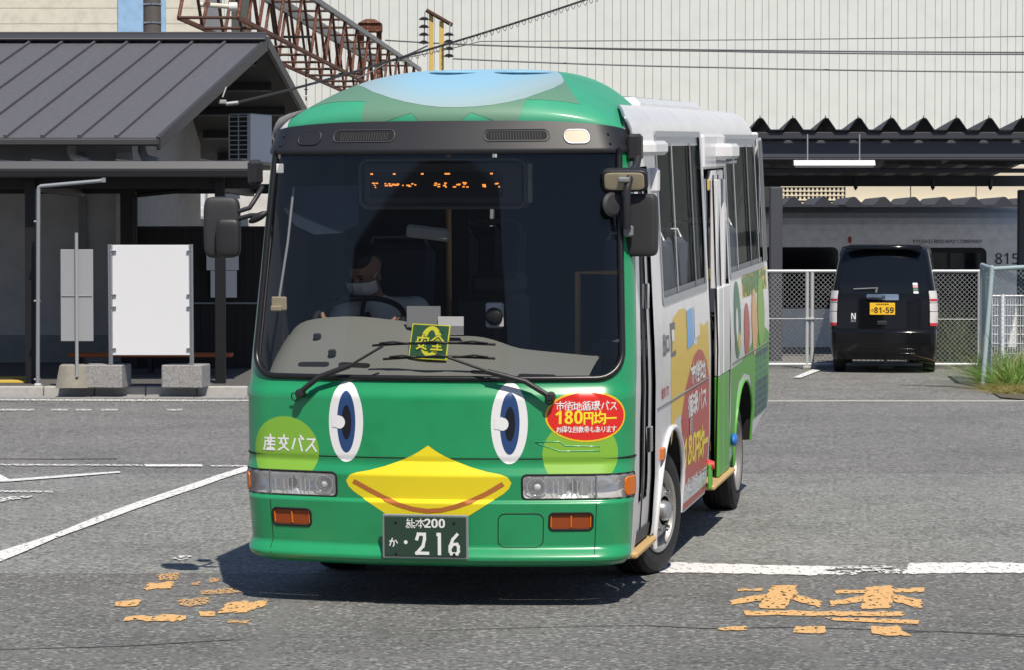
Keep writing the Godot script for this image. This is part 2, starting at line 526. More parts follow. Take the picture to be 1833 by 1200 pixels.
func make_ground() -> void:
	ground_sheet("ground", -400, 400, -30, 900, -0.004, M.asphalt_lot, 4)
	ground_sheet("forecourt_asphalt", -45, 45, 14.8, 24.2, 0.001, M.asphalt, 2)
	ground_sheet("foreground_asphalt", -45, 45, -20, 17.62, 0.005, M.asphalt_coarse, 2)
	ground_sheet("road_asphalt", -45, 45, 24.2, 34.9, 0.001, M.asphalt_road, 2)
	var W = M.paint_white
	var O = M.paint_orange
	paint("white_line", W, [444, 836, 400, 850, 347, 868, 260, 897, 170, 930, 90, 962, 0, 990, -120, 1032, -120, 1058, 0, 1009, 28, 998, 100, 967, 180, 938, 270, 905, 355, 876, 410, 856, 470, 838, 470, 828], 0.010, 0.004)
	paint("gutter_line", M.paint_worn, [-60, 716, 240, 717.5, 470, 718.5, 470, 721, 240, 720.5, -60, 719])
	for d in [[-30, 62], [92, 123], [137, 165], [182, 212], [300, 327]]:
		paint("white_dash", M.paint_worn, [d[0], 734.6, d[1], 734.6, d[1], 737.6, d[0], 737.6])
	paint("stop_line", M.paint_worn, [-60, 833, 256, 834.5, 256, 837, -60, 836])
	paint("stop_line", W, [258, 834, 362, 834, 363, 838, 262, 838])
	paint("stop_line", M.paint_worn, [376, 835.5, 450, 835.5, 450, 838, 378, 838])
	paint("road_arrow", W, [-40, 842, 0, 852, 18, 861, 120, 853, 214, 846.5, 217, 849, 120, 857, 16, 865, -30, 866])
	paint("white_line", M.paint_worn, [-40, 880.5, 94, 881.5, 96, 884.5, -40, 884])
	paint("white_line", M.paint_worn, [-40, 896, 20, 892, 64, 890, 52, 894, 18, 899, -40, 908])
	paint("paint_scrap", M.paint_worn, [310, 1003, 320, 998, 345, 998, 340, 1003, 322, 1006])
	paint("white_line", W, [1150, 1009, 1200, 1010, 1300, 1013, 1460, 1017, 1508, 1018, 1508, 1021, 1470, 1024, 1508, 1030, 1460, 1034, 1340, 1031, 1188, 1028, 1140, 1027], 0.010, 0.007)
	paint("white_line", M.paint_worn, [1505, 1016.5, 1600, 1016, 1604, 1019, 1560, 1021, 1505, 1021], 0.010, 0.02)
	paint("white_line", M.paint_worn, [1500, 1024, 1560, 1022, 1620, 1023, 1612, 1031, 1540, 1031, 1490, 1032], 0.0105, 0.03)
	paint("white_line", W, [1628, 1011.5, 1720, 1010, 1900, 1011, 1900, 1028, 1780, 1029, 1614, 1030.5, 1622, 1020], 0.010, 0.009)
	paint("bay_line", W, [1419, 678, 1433, 678.5, 1468, 665, 1455, 663])
	var z6 := [
		[600, 195, 720, 195, 728, 245, 690, 270, 670, 308, 540, 308, 552, 268, 585, 232],
		[405, 290, 400, 270, 480, 250, 575, 238, 560, 268],
		[718, 236, 848, 275, 836, 302, 690, 262],
		[440, 212, 560, 209, 555, 220, 438, 222],
		[1060, 206, 1185, 196, 1202, 240, 1182, 310, 1035, 310, 1047, 262],
		[915, 218, 1062, 216, 1060, 234, 918, 236],
		[1192, 212, 1345, 205, 1342, 226, 1200, 230],
		[885, 300, 885, 272, 1050, 243, 1044, 270],
		[1190, 238, 1332, 265, 1328, 309, 1180, 268],
		[460, 318, 700, 320, 1250, 325, 1246, 346, 700, 343, 476, 342],
		[860, 352, 1100, 356, 1322, 366, 1314, 384, 1100, 376, 905, 367],
		[330, 408, 400, 396, 482, 394, 482, 412, 400, 419],
		[705, 425, 720, 397, 860, 395, 866, 430, 780, 433],
		[1075, 392, 1225, 395, 1240, 420, 1282, 441, 1180, 441, 1090, 428]]
	for q in z6:
		var c := []
		for i in range(0, q.size(), 2):
			c.append(1160 + q[i] / 2.7236); c.append(980 + q[i + 1] / 2.7236)
		paint("orange_lettering", O, c, 0.010, 0.010)
	var z7 := [
		[650, 810, 745, 805, 740, 834, 655, 838], [610, 848, 720, 842, 715, 865, 600, 880], [480, 925, 585, 918, 560, 945, 480, 945],
		[510, 990, 640, 984, 760, 982, 772, 996, 720, 1010, 520, 1003], [865, 825, 912, 825, 905, 842, 870, 842], [785, 848, 830, 845, 825, 857, 785, 858],
		[830, 880, 960, 868, 1000, 885, 940, 892, 830, 895], [730, 920, 860, 906, 862, 932, 800, 945, 740, 935], [820, 965, 890, 965, 890, 985, 830, 985],
		[900, 972, 940, 930, 1100, 918, 1105, 940, 1010, 968, 905, 976], [945, 1005, 1035, 1003, 1030, 1015, 945, 1015]]
	for k in z7.size():
		var c := []
		for i in range(0, z7[k].size(), 2):
			c.append(z7[k][i] / 2.308); c.append(680 + z7[k][i + 1] / 2.308)
		paint("orange_lettering", M.paint_faint if k in [0, 4, 5, 6, 7, 10] else O, c, 0.010, 0.014)
	# long cracks and seams in the asphalt
	for q in [[1160, 1123, 1260, 1128, 1420, 1126, 1600, 1131, 1833, 1139], [1560, 1136, 1700, 1134, 1850, 1144], [-40, 823, 90, 824, 210, 823], [760, 1132, 900, 1128, 1060, 1124, 1160, 1123], [0, 1166, 220, 1160, 420, 1148], [1610, 690, 1700, 693, 1760, 699]]:
		var top := []
		var bot := []
		for i in range(0, q.size(), 2):
			var w := rng.randf_range(0.25, 0.6)
			top.append_array([q[i], q[i + 1] - w])
			bot.push_front(q[i + 1] + w); bot.push_front(q[i])
		paint("crack", M.crack, top + bot, 0.008)
	# loose grit: small pale chips lying about the foreground
	var chip := MB.new()
	chip.bx(Vector3.ZERO, Vector3(0.016, 0.008, 0.013), 0.003)
	var mm := MultiMesh.new()
	mm.transform_format = MultiMesh.TRANSFORM_3D
	mm.mesh = chip.mesh()
	mm.instance_count = 700
	for i in mm.instance_count:
		var p := Vector3(rng.randf_range(-5.5, 5.5), 0, -rng.randf_range(13.3, 26.0))
		mm.set_instance_transform(i, Transform3D(Basis(Vector3.UP, rng.randf() * TAU).scaled(Vector3.ONE * rng.randf_range(0.25, 0.7)), onto(p, 0.004)))
	var gi := MultiMeshInstance3D.new()
	gi.name = "grit"
	gi.multimesh = mm
	gi.material_override = mat("grit", 0.36, 0.36, 0.34, 0.9)
	gi.set_meta("kind", "stuff")
	add_child(gi)
	tag(gi, "pale stone grit scattered over the asphalt", "grit")
	# left pavement with its kerb stones
	var b := MB.new()
	b.bx(Vector3(-14.5, 0.11, -40.2), Vector3(31, 0.15, 8.0))
	struct("pavement", b, M.pavement)
	var kerb := Node3D.new()
	kerb.name = "kerb"
	kerb.set_meta("kind", "structure")
	add_child(kerb)
	var ks := MB.new()
	ks.bx(Vector3.ZERO, Vector3(0.592, 0.17, 0.15), 0.012)
	var km := ks.mesh()
	for i in 16:
		part(kerb, "kerb_stone", km, M.kerb).position = Vector3(-8.2 + i * 0.6, 0.105, -36.12)
	var gs := MB.new()
	gs.bx(Vector3.ZERO, Vector3(0.592, 0.05, 0.3), 0.004)
	var gm := gs.mesh()
	for i in 16:
		part(kerb, "gutter_stone", gm, M.plinth).position = Vector3(-8.2 + i * 0.6, 0.056, -35.88)
	var edge := Node3D.new()
	edge.name = "edging_strip"
	edge.set_meta("kind", "structure")
	add_child(edge)
	var es := MB.new()
	es.bx(Vector3.ZERO, Vector3(0.985, 0.06, 0.12), 0.004)
	var em := es.mesh()
	for i in 6:
		var p := part(edge, "edging_stone", em, M.kerb)
		p.position = Vector3(2.5 + i * 0.98, 0.052, -35.0 - 0.0 * i)
	b = MB.new()
	b.bx(Vector3(-7.35, 0.192, -37.3), Vector3(3.0, 0.012, 0.5))
	b.bx(Vector3(-7.55, 0.192, -38.3), Vector3(3.0, 0.012, 0.35))
	struct("tactile_paving", b, M.tactile_yellow)

# ---------------------------------------------------------------- station on the left
func make_station() -> void:
	var st := thing("station_building", "station building with dark standing seam gable roof behind the shelter", "building")
	var R := func(x): return Vector3(x, 5.04, -47.9)
	var E := func(x): return Vector3(x - 1.02, 3.31, -42.0)
	var F := func(x): return Vector3(x + 0.66, 3.31, -53.8)
	var up := Vector3(0, 1.0, 0.293).normalized()
	var roof := part(st, "roof", MB.new(), M.roof_metal)
	var rb := MB.new()
	# underside board of both slopes
	var xl := -13.0
	var xr := -3.8
	rb.quad(R.call(xl) - up * 0.05, R.call(xr) - up * 0.05, E.call(xr) - up * 0.05, E.call(xl) - up * 0.05, -up)
	var upf := Vector3(0, 1.0, -0.293).normalized()
	rb.quad(R.call(xl) - upf * 0.05, R.call(xr) - upf * 0.05, F.call(xr) - upf * 0.05, F.call(xl) - upf * 0.05, -upf)
	roof.mesh = rb.mesh()
	roof.material_override = M.soffit
	var step := 0.503
	for i in 15:
		var a := xr - 0.57 - i * step if i > 0 else xr
		var bb := xr - 0.57 - (i + 1) * step if i > 0 else xr - 0.57
		if i > 0:
			a = xr - 0.57 - (i - 1) * step; bb = a - step
		var p := MB.new()
		var q := [R.call(a), R.call(bb), E.call(bb), E.call(a)]
		p.quad(q[0], q[1], q[2], q[3], up)
		p.quad(q[2], q[3], q[3] - up * 0.04, q[2] - up * 0.04, Vector3(0, 0, 1))
		if i > 0:  # the standing seam along this pan's right edge
			var d := (q[3] - q[0] as Vector3)
			var bs := Basis(Vector3.RIGHT, up, d.normalized()).orthonormalized()
			bs.z = d.normalized(); bs.x = up.cross(bs.z).normalized(); bs.y = up
			p.bx((q[0] + q[3]) * 0.5 + up * 0.022, Vector3(0.03, 0.046, d.length() - 0.06), 0.006, bs)
			p.bx(q[3] + up * 0.02, Vector3(0.06, 0.07, 0.04), 0.01, bs)
		part(roof, "roof_panel", p, M.roof_metal)
	for i in 4:
		var a := xr - i * 2.3
		var p := MB.new()
		p.quad(R.call(a), R.call(a - 2.3), F.call(a - 2.3), F.call(a), upf)
		part(roof, "back_roof_panel", p, M.roof_metal)
	var rc := MB.new()
	rc.bx(Vector3((xl + xr) * 0.5, 5.06, -47.72), Vector3(xr - xl, 0.035, 0.4), 0.01, Basis(Vector3.RIGHT, 0.283))
	rc.bx(Vector3((xl + xr) * 0.5, 5.115, -47.9), Vector3(xr - xl, 0.05, 0.16), 0.015)
	part(roof, "ridge_cap", rc, M.roof_dark)
	# verge boards follow the gable
	for w in [[R.call(xr), E.call(xr), up], [R.call(xr), F.call(xr), upf]]:
		var vb := MB.new()
		var d: Vector3 = w[1] - w[0]
		var bs := Basis()
		bs.z = d.normalized(); bs.x = (w[2] as Vector3).cross(bs.z).normalized(); bs.y = bs.z.cross(bs.x)
		vb.bx((w[0] + w[1]) * 0.5 + bs.y * -0.07, Vector3(0.06, 0.2, d.length() + 0.05), 0.012, bs)
		part(st, "verge_board", vb, M.roof_dark)
	var g := MB.new()
	g.bx(Vector3((xl + xr) * 0.5 - 1.02, 3.245, -41.9), Vector3(xr - xl + 0.02, 0.10, 0.13), 0.02)
	part(st, "eave_gutter", g, M.roof_dark)
	for k in 5:
		var ra := MB.new()
		var t := 0.12 + k * 0.2
		var c: Vector3 = R.call(-4.6).lerp(F.call(-4.6), t)
		ra.bx(c - upf * 0.12 + Vector3(-0.3, 0, 0), Vector3(1.6, 0.12, 0.09), 0.0, Basis(Vector3.RIGHT, -0.283))
		part(st, "rafter", ra, M.roof_dark)
	var wl := MB.new()
	var prof := PackedVector2Array([Vector2(-43.2, 0.0), Vector2(-43.2, 3.55), Vector2(-47.9, 4.94), Vector2(-52.6, 3.55), Vector2(-52.6, 0.0)])
	wl.prism(prof, Vector3(-5.32, 0, 0), Vector3(0, 0, 1), Vector3.UP, Vector3(-12, 0, 0))
	part(st, "wall", wl, M.station_wall)
	var fw := MB.new()
	fw.bx(Vector3(-11.32, 1.72, -43.18), Vector3(12.0, 3.1, 0.05), 0.004)
	part(st, "front_wall", fw, M.shelter_wall)
	var pl := MB.new()
	pl.bx(Vector3(-11.3, 0.36, -43.12), Vector3(12.0, 0.42, 0.12), 0.01)
	part(st, "plinth", pl, M.plinth)
	for k in 2:
		var dp := MB.new()
		dp.bx(Vector3(-6.02 if k == 0 else -5.42, 1.7, -43.13), Vector3(0.10 if k == 0 else 0.25, 2.9, 0.1), 0.01)
		part(st, "wall_pilaster", dp, M.plinth if k == 0 else M.station_wall_light)
	for k in 2:
		var hook := MB.new()
		var c := at(128 if k == 0 else 255, 270, 42.5)
		hook.tube([c + Vector3(0, 0.1, 0), c, c + Vector3(0.05, -0.1, 0.1), c + Vector3(0.25, -0.16, 0.15)], 0.06, 8)
		part(st, "downpipe_elbow", hook, M.station_wall_light if k == 0 else M.plinth)
	# air conditioner on the gable wall
	var ac := thing("air_conditioner", "white outdoor air conditioner unit hung on the gable wall", "air conditioner", "", at(433, 290, 49.5), -0.42)
	var cb := MB.new()
	cb.bx(Vector3(0, 0.39, -0.3), Vector3(0.40, 0.78, 0.72), 0.015)
	part(ac, "casing", cb, M.lamp_white)
	var gb := MB.new()
	gb.bx(Vector3(-0.01, 0.39, 0.064), Vector3(0.34, 0.72, 0.01))
	part(ac, "coil", gb, M.louvre_dark)
	for i in 10:
		var bar := MB.new()
		bar.bx(Vector3(-0.01, 0.05 + i * 0.075, 0.08), Vector3(0.36, 0.014, 0.014))
		part(ac, "grille_bar", bar, M.lamp_white)
	for i in 3:
		var bar := MB.new()
		bar.bx(Vector3(-0.18 + i * 0.17, 0.39, 0.083), Vector3(0.014, 0.74, 0.014))
		part(ac, "grille_post", bar, M.lamp_white)
	var br := MB.new()
	br.bx(Vector3(-0.1, -0.02, -0.3), Vector3(0.6, 0.03, 0.6))
	br.bx(Vector3(-0.36, -0.28, -0.3), Vector3(0.04, 0.6, 0.5))
	part(ac, "bracket", br, M.galvanised)
	# cable anchor under the verge
	var an := thing("cable_anchor", "small metal cable anchor bolted under the gable verge", "anchor")
	var ab := MB.new()
	var c0 := at(405, 186, 45.2)
	ab.tube([c0, c0 + Vector3(0.18, 0.02, 0)], 0.03, 8)
	ab.bx(c0 + Vector3(-0.05, 0.03, 0), Vector3(0.12, 0.06, 0.08), 0.01)
	ab.tube([c0 + Vector3(-0.05, 0.1, 0), c0 + Vector3(0, 0.25, -0.05)], 0.012)
	part(an, "clamp", ab, M.galvanised)
	# low canopy over the bus bay
	var ca := thing("bus_shelter", "long low bus shelter with black posts and dark metal roof", "shelter")
	var x0 := -9.5
	var x1 := at(470, 290, 36.6).x
	var xm := (x0 + x1) * 0.5
	var xs := x1 - x0
	var r2 := MB.new()
	r2.bx(Vector3(xm, 2.87, -39.85), Vector3(xs, 0.04, 6.6), 0.0, Basis(Vector3.RIGHT, 0.012))
	var rf := part(ca, "roof", r2, M.roof_dark)
	for i in 13:
		var sm := MB.new()
		sm.bx(Vector3(x0 + 0.3 + i * 0.5, 2.905, -39.85), Vector3(0.03, 0.03, 6.55), 0.005, Basis(Vector3.RIGHT, 0.012))
		part(rf, "roof_seam", sm, M.roof_dark)
	var fa := MB.new()
	fa.bx(Vector3(xm, 2.80, -36.52), Vector3(xs + 0.02, 0.12, 0.03), 0.008, Basis(Vector3.RIGHT, -0.55))
	part(ca, "fascia", fa, M.canopy_metal)
	var fb := MB.new()
	fb.bx(Vector3(xm, 2.705, -36.50), Vector3(xs, 0.10, 0.1), 0.015)
	part(ca, "gutter", fb, M.black_steel)
	for z in [-37.0, -41.2]:
		var be := MB.new()
		be.bx(Vector3(xm, 2.60, z), Vector3(xs - 0.1, 0.13, 0.1), 0.005)
		part(ca, "beam", be, M.black_steel)
	for px in [56.0, 395.0]:
		var pb := MB.new()
		var c := at(px, 500, 36.9)
		pb.bx(Vector3(c.x, 1.40, -36.9), Vector3(0.122, 2.56, 0.12), 0.01)
		part(ca, "post", pb, M.black_steel)
		var jb := MB.new()
		jb.bx(Vector3(c.x, 2.56, -39.0), Vector3(0.1, 0.12, 4.4))
		part(ca, "cross_beam", jb, M.black_steel)
	for px in [231.0]:
		var pb := MB.new()
		var c := at(px, 500, 41.0)
		pb.bx(Vector3(c.x, 1.40, -41.0), Vector3(0.21, 2.56, 0.12), 0.01)
		part(ca, "post", pb, M.black_steel)
	# pipes
	var dp2 := thing("drain_pipe", "thin grey drain pipe running down beside the left shelter post", "pipe")
	var t := MB.new()
	t.tube([at(186, 318, 36.4), at(186, 326, 36.4)], 0.028, 10)
	t.tube([at(186, 323, 36.4), at(74, 333, 36.4), at(70.5, 335, 36.4), at(69.5, 341, 36.4), at(68.5, 690, 36.4)], 0.024, 10)
	part(dp2, "pipe", t, M.pipe_grey)
	t = MB.new()
	var cc := at(68.5, 698, 36.4)
	t.lathe([Vector2(0, -0.07), Vector2(0.05, -0.07), Vector2(0.05, 0.06), Vector2(0.03, 0.07), Vector2(0, 0.07)], cc, Basis(), 12)
	part(dp2, "foot", t, M.lamp_white)
	for py in [396, 538, 680]:
		t = MB.new()
		t.bx(at(67.5, py, 36.42), Vector3(0.075, 0.02, 0.06), 0.004)
		part(dp2, "clip", t, M.galvanised)
	var dp3 := thing("black_handrail", "black bent pipe rail behind the white notice board", "rail")
	t = MB.new()
	t.tube([at(243, 440, 40.4), at(243, 354, 40.4), at(247, 349, 40.4), at(345, 339, 40.4)], 0.03, 8)
	part(dp3, "rail", t, M.black_steel)
	# dark timber screen and a pale wall behind it
	var fe := thing("timber_screen", "black vertical board screen at the back of the shelter", "fence")
	var bd := MB.new()
	bd.bx(Vector3.ZERO, Vector3(0.1165, 2.0, 0.03), 0.003)
	var bm := bd.mesh()
	var xa := at(233, 500, 41.2).x
	for i in 23:
		part(fe, "board", bm, M.black_timber).position = Vector3(xa + 0.06 + i * 0.118, 1.06, -41.2)
	for k in 2:
		var tr := MB.new()
		tr.bx(Vector3(xa + 1.36, 2.075 if k == 0 else 1.07, -41.17), Vector3(2.74, 0.05 if k == 0 else 0.025, 0.07), 0.004)
		part(fe, "rail", tr, M.black_steel if k == 0 else M.pipe_grey)
	var pw := thing("platform_office", "pale grey low building glimpsed between shelter roof and screen", "building")
	t = MB.new()
	t.bx(Vector3(-3.2, 1.95, -57.0), Vector3(4.6, 3.9, 3.0), 0.02)
	part(pw, "wall", t, M.station_wall_light)
	for k in 2:
		t = MB.new()
		t.bx(at(320, 380 if k == 0 else 400, 54.6), Vector3(2.5, 0.17, 0.3), 0.01)
		part(pw, "window_hood", t, M.board_white if k == 0 else M.lamp_white)
	t = MB.new()
	t.bx(at(357, 350, 54.9), Vector3(0.2, 0.7, 0.1), 0.01)
	part(pw, "duct", t, M.lamp_white)
	# notices on the screen
	for k in 2:
		var n := MB.new()
		var c := at(399 if k == 0 else 401, 465 if k == 0 else 508, 41.1)
		n.bx(c, Vector3(0.43 if k == 0 else 0.35, 0.27 if k == 0 else 0.36, 0.012))
		var no := part(self, "notice_sheet", n, M.paper)
		tag(no, "upper white sheet pinned on the black screen" if k == 0 else "lower narrower white sheet pinned on the black screen", "notice", "sheets on the screen")
	# bench
	var be2 := thing("bench", "long orange bench plank in the shade behind the notice board", "bench")
	t = MB.new()
	var ba := at(126, 636, 39.6)
	var bb2 := at(416, 637, 39.6)
	t.bx((ba + bb2) * 0.5, Vector3(bb2.x - ba.x, 0.05, 0.36), 0.008)
	part(be2, "seat", t, M.bench_orange)
	for f in [0.08, 0.5, 0.92]:
		t = MB.new()
		var c := ba.lerp(bb2, f)
		t.bx(Vector3(c.x, (c.y + 0.19) * 0.5, c.z), Vector3(0.05, c.y - 0.21, 0.3))
		part(be2, "leg", t, M.black_steel)
	# white board on two posts, with granite feet
	var nb := thing("notice_board", "blank white board on two steel posts set in granite blocks", "sign")
	t = MB.new()
	var a0 := at(202, 438, 35.75)
	var a1 := at(341, 637, 35.75)
	t.bx((a0 + a1) * 0.5, Vector3(a1.x - a0.x, a0.y - a1.y, 0.03), 0.004)
	part(nb, "panel", t, M.board_white)
	for px in [199.0, 343.5]:
		t = MB.new()
		t.tube([at(px - 1.5, 437, 35.74), at(px + 0.5, 672, 35.74)], 0.027, 12)
		part(nb, "post", t, M.stainless)
	for py in [450, 528, 550, 626]:
		for px in [204.0, 339.0]:
			t = MB.new()
			t.bx(at(px, py, 35.72), Vector3(0.06, 0.025, 0.02), 0.004)
			part(nb, "clamp", t, M.stainless)
	for k in 2:
		t = MB.new()
		var c := gnd(199 if k == 0 else 343, 708)
		t.bx(Vector3(c.x - 0.02, 0.19 + 0.13, -35.95), Vector3(0.53 if k == 0 else 0.48, 0.27, 0.46), 0.012, Basis(Vector3.UP, -0.12))
		part(nb, "base_block", t, M.granite)
	var bs2 := thing("bus_stop_sign", "back of a grey bus stop plate on a thin pole", "sign")
	t = MB.new()
	var p0 := at(109, 446, 35.72)
	var p1 := at(168, 612, 35.72)
	t.bx((p0 + p1) * 0.5, Vector3(p1.x - p0.x, p0.y - p1.y, 0.012), 0.004)
	part(bs2, "plate", t, M.zinc_plate)
	t = MB.new()
	t.bx((p0 + p1) * 0.5 + Vector3(0, 0.0, 0.012), Vector3(p1.x - p0.x - 0.02, 0.012, 0.008), 0.002)
	part(bs2, "stiffener", t, M.zinc_plate)
	t = MB.new()
	t.tube([at(137.5, 416, 35.68), at(138.5, 676, 35.68)], 0.02, 10)
	part(bs2, "pole", t, M.galvanised)
	t = MB.new()
	var fc := Vector3(at(131, 700, 35.8).x, 0.19, -35.85)
	t.lathe([Vector2(0, 0), Vector2(0.26, 0), Vector2(0.2, 0.25), Vector2(0.18, 0.27), Vector2(0, 0.27)], fc, Basis(Vector3.UP, PI / 4), 4)
	part(bs2, "base_block", t, M.old_concrete)

# ---------------------------------------------------------------- tall things behind
func make_back() -> void:
	var hall := thing("white_hall", "huge white hall clad in narrow vertical panels filling the background", "building")
	var b := MB.new()
	b.bx(Vector3(10.0, 9.0, -107.1), Vector3(64.0, 18.0, 6.0))
	part(hall, "backing", b, M.hall_joint)
	var pm := []
	for k in 3:
		b = MB.new()
		b.bx(Vector3.ZERO, Vector3([0.274, 0.33, 0.216][k], 18.0, 0.05), 0.008)
		pm.append(b.mesh())
	var x := -10.9
	for i in 190:
		var kind: int = [0, 1, 2, 0, 0, 1][rng.randi() % 6]
		var p := part(hall, "wall_panel", pm[kind], M.hall_white)
		x += [0.137, 0.165, 0.108][kind] + 0.005
		p.position = Vector3(x, 9.0, -104.07 + rng.randf_range(-0.004, 0.004))
		x += [0.137, 0.165, 0.108][kind] + 0.005
	var cr := thing("cream_building", "cream building with horizontal joints and a pale blue stripe", "building")
	b = MB.new()
	b.bx(Vector3(-19.6, 6.5, -88.4), Vector3(22.1, 13.0, 5.0))
	part(cr, "wall_core", b, M.hall_joint)
	for i in 16:
		b = MB.new()
		b.bx(Vector3(-19.6, 5.05 + i * 0.438, -85.87), Vector3(22.08, 0.428, 0.07), 0.008)
		part(cr, "wall_course", b, M.cream)
	b = MB.new()
	var s0 := at(211, 60, 85.7)
	var s1 := at(297, 60, 85.7)
	b.bx(Vector3((s0.x + s1.x) * 0.5, 8.2, -85.80), Vector3(s1.x - s0.x, 7.0, 0.1), 0.01)
	part(cr, "blue_stripe", b, M.sky_blue_panel)
	b = MB.new()
	var g0 := at(416, 60, 95.0)
	var g1 := at(449, 60, 95.0)
	b.bx(Vector3((g0.x + g1.x) * 0.5, 6.5, -95.0), Vector3(g1.x - g0.x, 13.0, 0.5), 0.02)
	tag(part(self, "slate_column", b, M.slate_panel), "dark grey column between cream building and white hall", "column")
	var po := thing("utility_pole", "dark concrete pole with steel bands before the blue stripe", "pole")
	b = MB.new()
	var c := at(273, 40, 60.0)
	b.tube([Vector3(c.x, 0, -60), Vector3(c.x, 11, -60)], 0.185, 16, false, 0.165)
	part(po, "shaft", b, M.pole_concrete)
	for py in [8.0, 41.0]:
		b = MB.new()
		var h := at(273, py, 60.0)
		b.lathe([Vector2(0.182, -0.02), Vector2(0.19, -0.015), Vector2(0.19, 0.015), Vector2(0.182, 0.02)], h, Basis(), 16)
		part(po, "band", b, M.stainless)
	# rusty catenary gantry seen along its length
	var ga := thing("catenary_gantry", "rusty lattice gantry beam running away over the tracks", "gantry")
	var X := func(z: float, k: int): return -6.0 + (z - 61.6) * 0.052 + k * 1.1
	var z0 := 57.5
	var z1 := 99.0
	var yl := 6.05
	var yh := 7.35
	for k in 2:
		b = MB.new()
		b.bx(Vector3(X.call((z0 + z1) / 2, k), yl, -(z0 + z1) / 2), Vector3(0.075, 0.075, z1 - z0), 0.0, Basis(Vector3.UP, -0.052))
		part(ga, "bottom_chord", b, M.rust)
		b = MB.new()
		b.bx(Vector3(X.call((z0 + z1) / 2, k), yh, -(z0 + z1) / 2), Vector3(0.1, 0.12, z1 - z0), 0.0, Basis(Vector3.UP, -0.052))
		part(ga, "top_chord", b, M.zinc_old)
		var i := 0
		var z := z0
		var st := 2.9
		while z < z1 - 1.4:
			var lo := Vector3(X.call(z, k), yl, -z)
			var hi := Vector3(X.call(z + st * 0.5, k), yh, -z - st * 0.5)
			var lo2 := Vector3(X.call(z + st, k), yl, -z - st)
			b = MB.new()
			b.tube([lo, hi], 0.036, 4)
			part(ga, "lattice_bar", b, M.rust)
			b = MB.new()
			b.tube([hi, lo2], 0.033, 4)
			part(ga, "lattice_bar", b, M.rust_dark if (i + k) % 2 == 0 else M.rust)
			if k == 0:
				b = MB.new()
				b.tube([lo, Vector3(X.call(z, 1), yl, -z)], 0.03, 4)
				part(ga, "cross_bar", b, M.rust_dark)
				b = MB.new()
				b.tube([hi, Vector3(X.call(z + st * 0.5, 1), yh, -z - st * 0.5)], 0.03, 4)
				part(ga, "cross_bar", b, M.rust_dark)
			z += st
			i += 1
	b = MB.new()
	b.bx(Vector3(X.call(78.0, 0) + 0.06, yh + 0.16, -(z0 + 4.0 + z1) * 0.5), Vector3(0.02, 0.26, z1 - z0 - 4.0), 0.0, Basis(Vector3.UP, -0.052))
	part(ga, "side_plate", b, M.zinc_old)
	# gantry fittings
	var fit := thing("gantry_insulator", "white insulator on a pale arm at the near end of gantry", "insulator", "")
	b = MB.new()
	var ic := at(418, 12, 62.0)
	b.tube([at(355, 8, 62.0), ic], 0.05, 8)
	part(fit, "arm", b, M.cream)
	b = MB.new()
	b.lathe([Vector2(0, -0.1), Vector2(0.09, -0.08), Vector2(0.09, 0.08), Vector2(0, 0.1)], ic, Basis(Vector3(0, 0, 1), PI / 2), 12)
	part(fit, "insulator", b, M.porcelain_white)
	for q in [[524, 66, 66.0, "upper"], [620, 132, 80.0, "lower"]]:
		b = MB.new()
		var cc := at(q[0], q[1], q[2])
		b.bx(cc + Vector3(0.12, 0, 0), Vector3(0.62, 0.055, 0.06), 0.005)
		tag(part(self, "gantry_bracket", b, M.black_steel), "%s short black bracket crossing the gantry lattice" % q[3], "bracket")
	var hg := thing("hanging_insulator", "slim insulator string hanging below the gantry beside the gable", "insulator")
	b = MB.new()
	b.tube([at(548, 100, 58.0), at(548, 180, 58.0)], 0.014, 6)
	part(hg, "rod", b, M.black_steel)
	for k in 4:
		b = MB.new()
		b.lathe([Vector2(0, 0.02), Vector2(0.05 + 0.015 * (k % 2), 0.0), Vector2(0, -0.02)], at(548, 128 + k * 12 + (8 if k > 1 else 0), 58.0), Basis(), 10)
		part(hg, "disc", b, M.porcelain_white if k % 2 else M.porcelain_dark)
	# rusted head of a mast
	var ma := thing("rusty_mast", "rusted box headed mast rising behind the gantry", "mast")
	var mc := at(663, 60, 94.0)
	b = MB.new()
	b.bx(mc + Vector3(0, 0.17, 0), Vector3(0.73, 0.26, 0.6), 0.02)
	part(ma, "head_beam", b, M.rust)
	b = MB.new()
	b.lathe([Vector2(0.5, 0), Vector2(0.2, 0.13), Vector2(0, 0.15)], mc + Vector3(0, 0.30, 0), Basis(Vector3.UP, PI / 4), 4)
	part(ma, "cap", b, M.rust)
	for s in [-1, 1]:
		b = MB.new()
		b.bx(Vector3(mc.x + s * 0.27, (mc.y + 0.05) * 0.5, mc.z), Vector3(0.16, mc.y + 0.05, 0.2), 0.01)
		part(ma, "leg", b, M.rust)
	b = MB.new()
	b.tube([mc + Vector3(-0.15, 0, 0.12), mc + Vector3(-0.02, -0.12, 0.16), mc + Vector3(0.04, -0.35, 0.14)], 0.045, 8)
	part(ma, "bent_pipe", b, M.zinc_old)
	# yellow cross arm with insulator strings
	var ye := thing("yellow_crossarm", "yellow twin post with slanting rusty crossarm and black insulator strings", "post")
	for q in [[772.0, 26.0], [790.5, 38.0]]:
		b = MB.new()
		var tp := at(q[0], q[1], 60.0)
		b.bx(Vector3(tp.x, tp.y * 0.5, tp.z), Vector3(0.085, tp.y, 0.085), 0.006)
		part(ye, "post", b, M.yellow_steel)
	b = MB.new()
	b.tube([at(763, 18, 59.9), at(810, 45, 59.9)], 0.04, 4)
	part(ye, "crossarm", b, M.rust_dark)
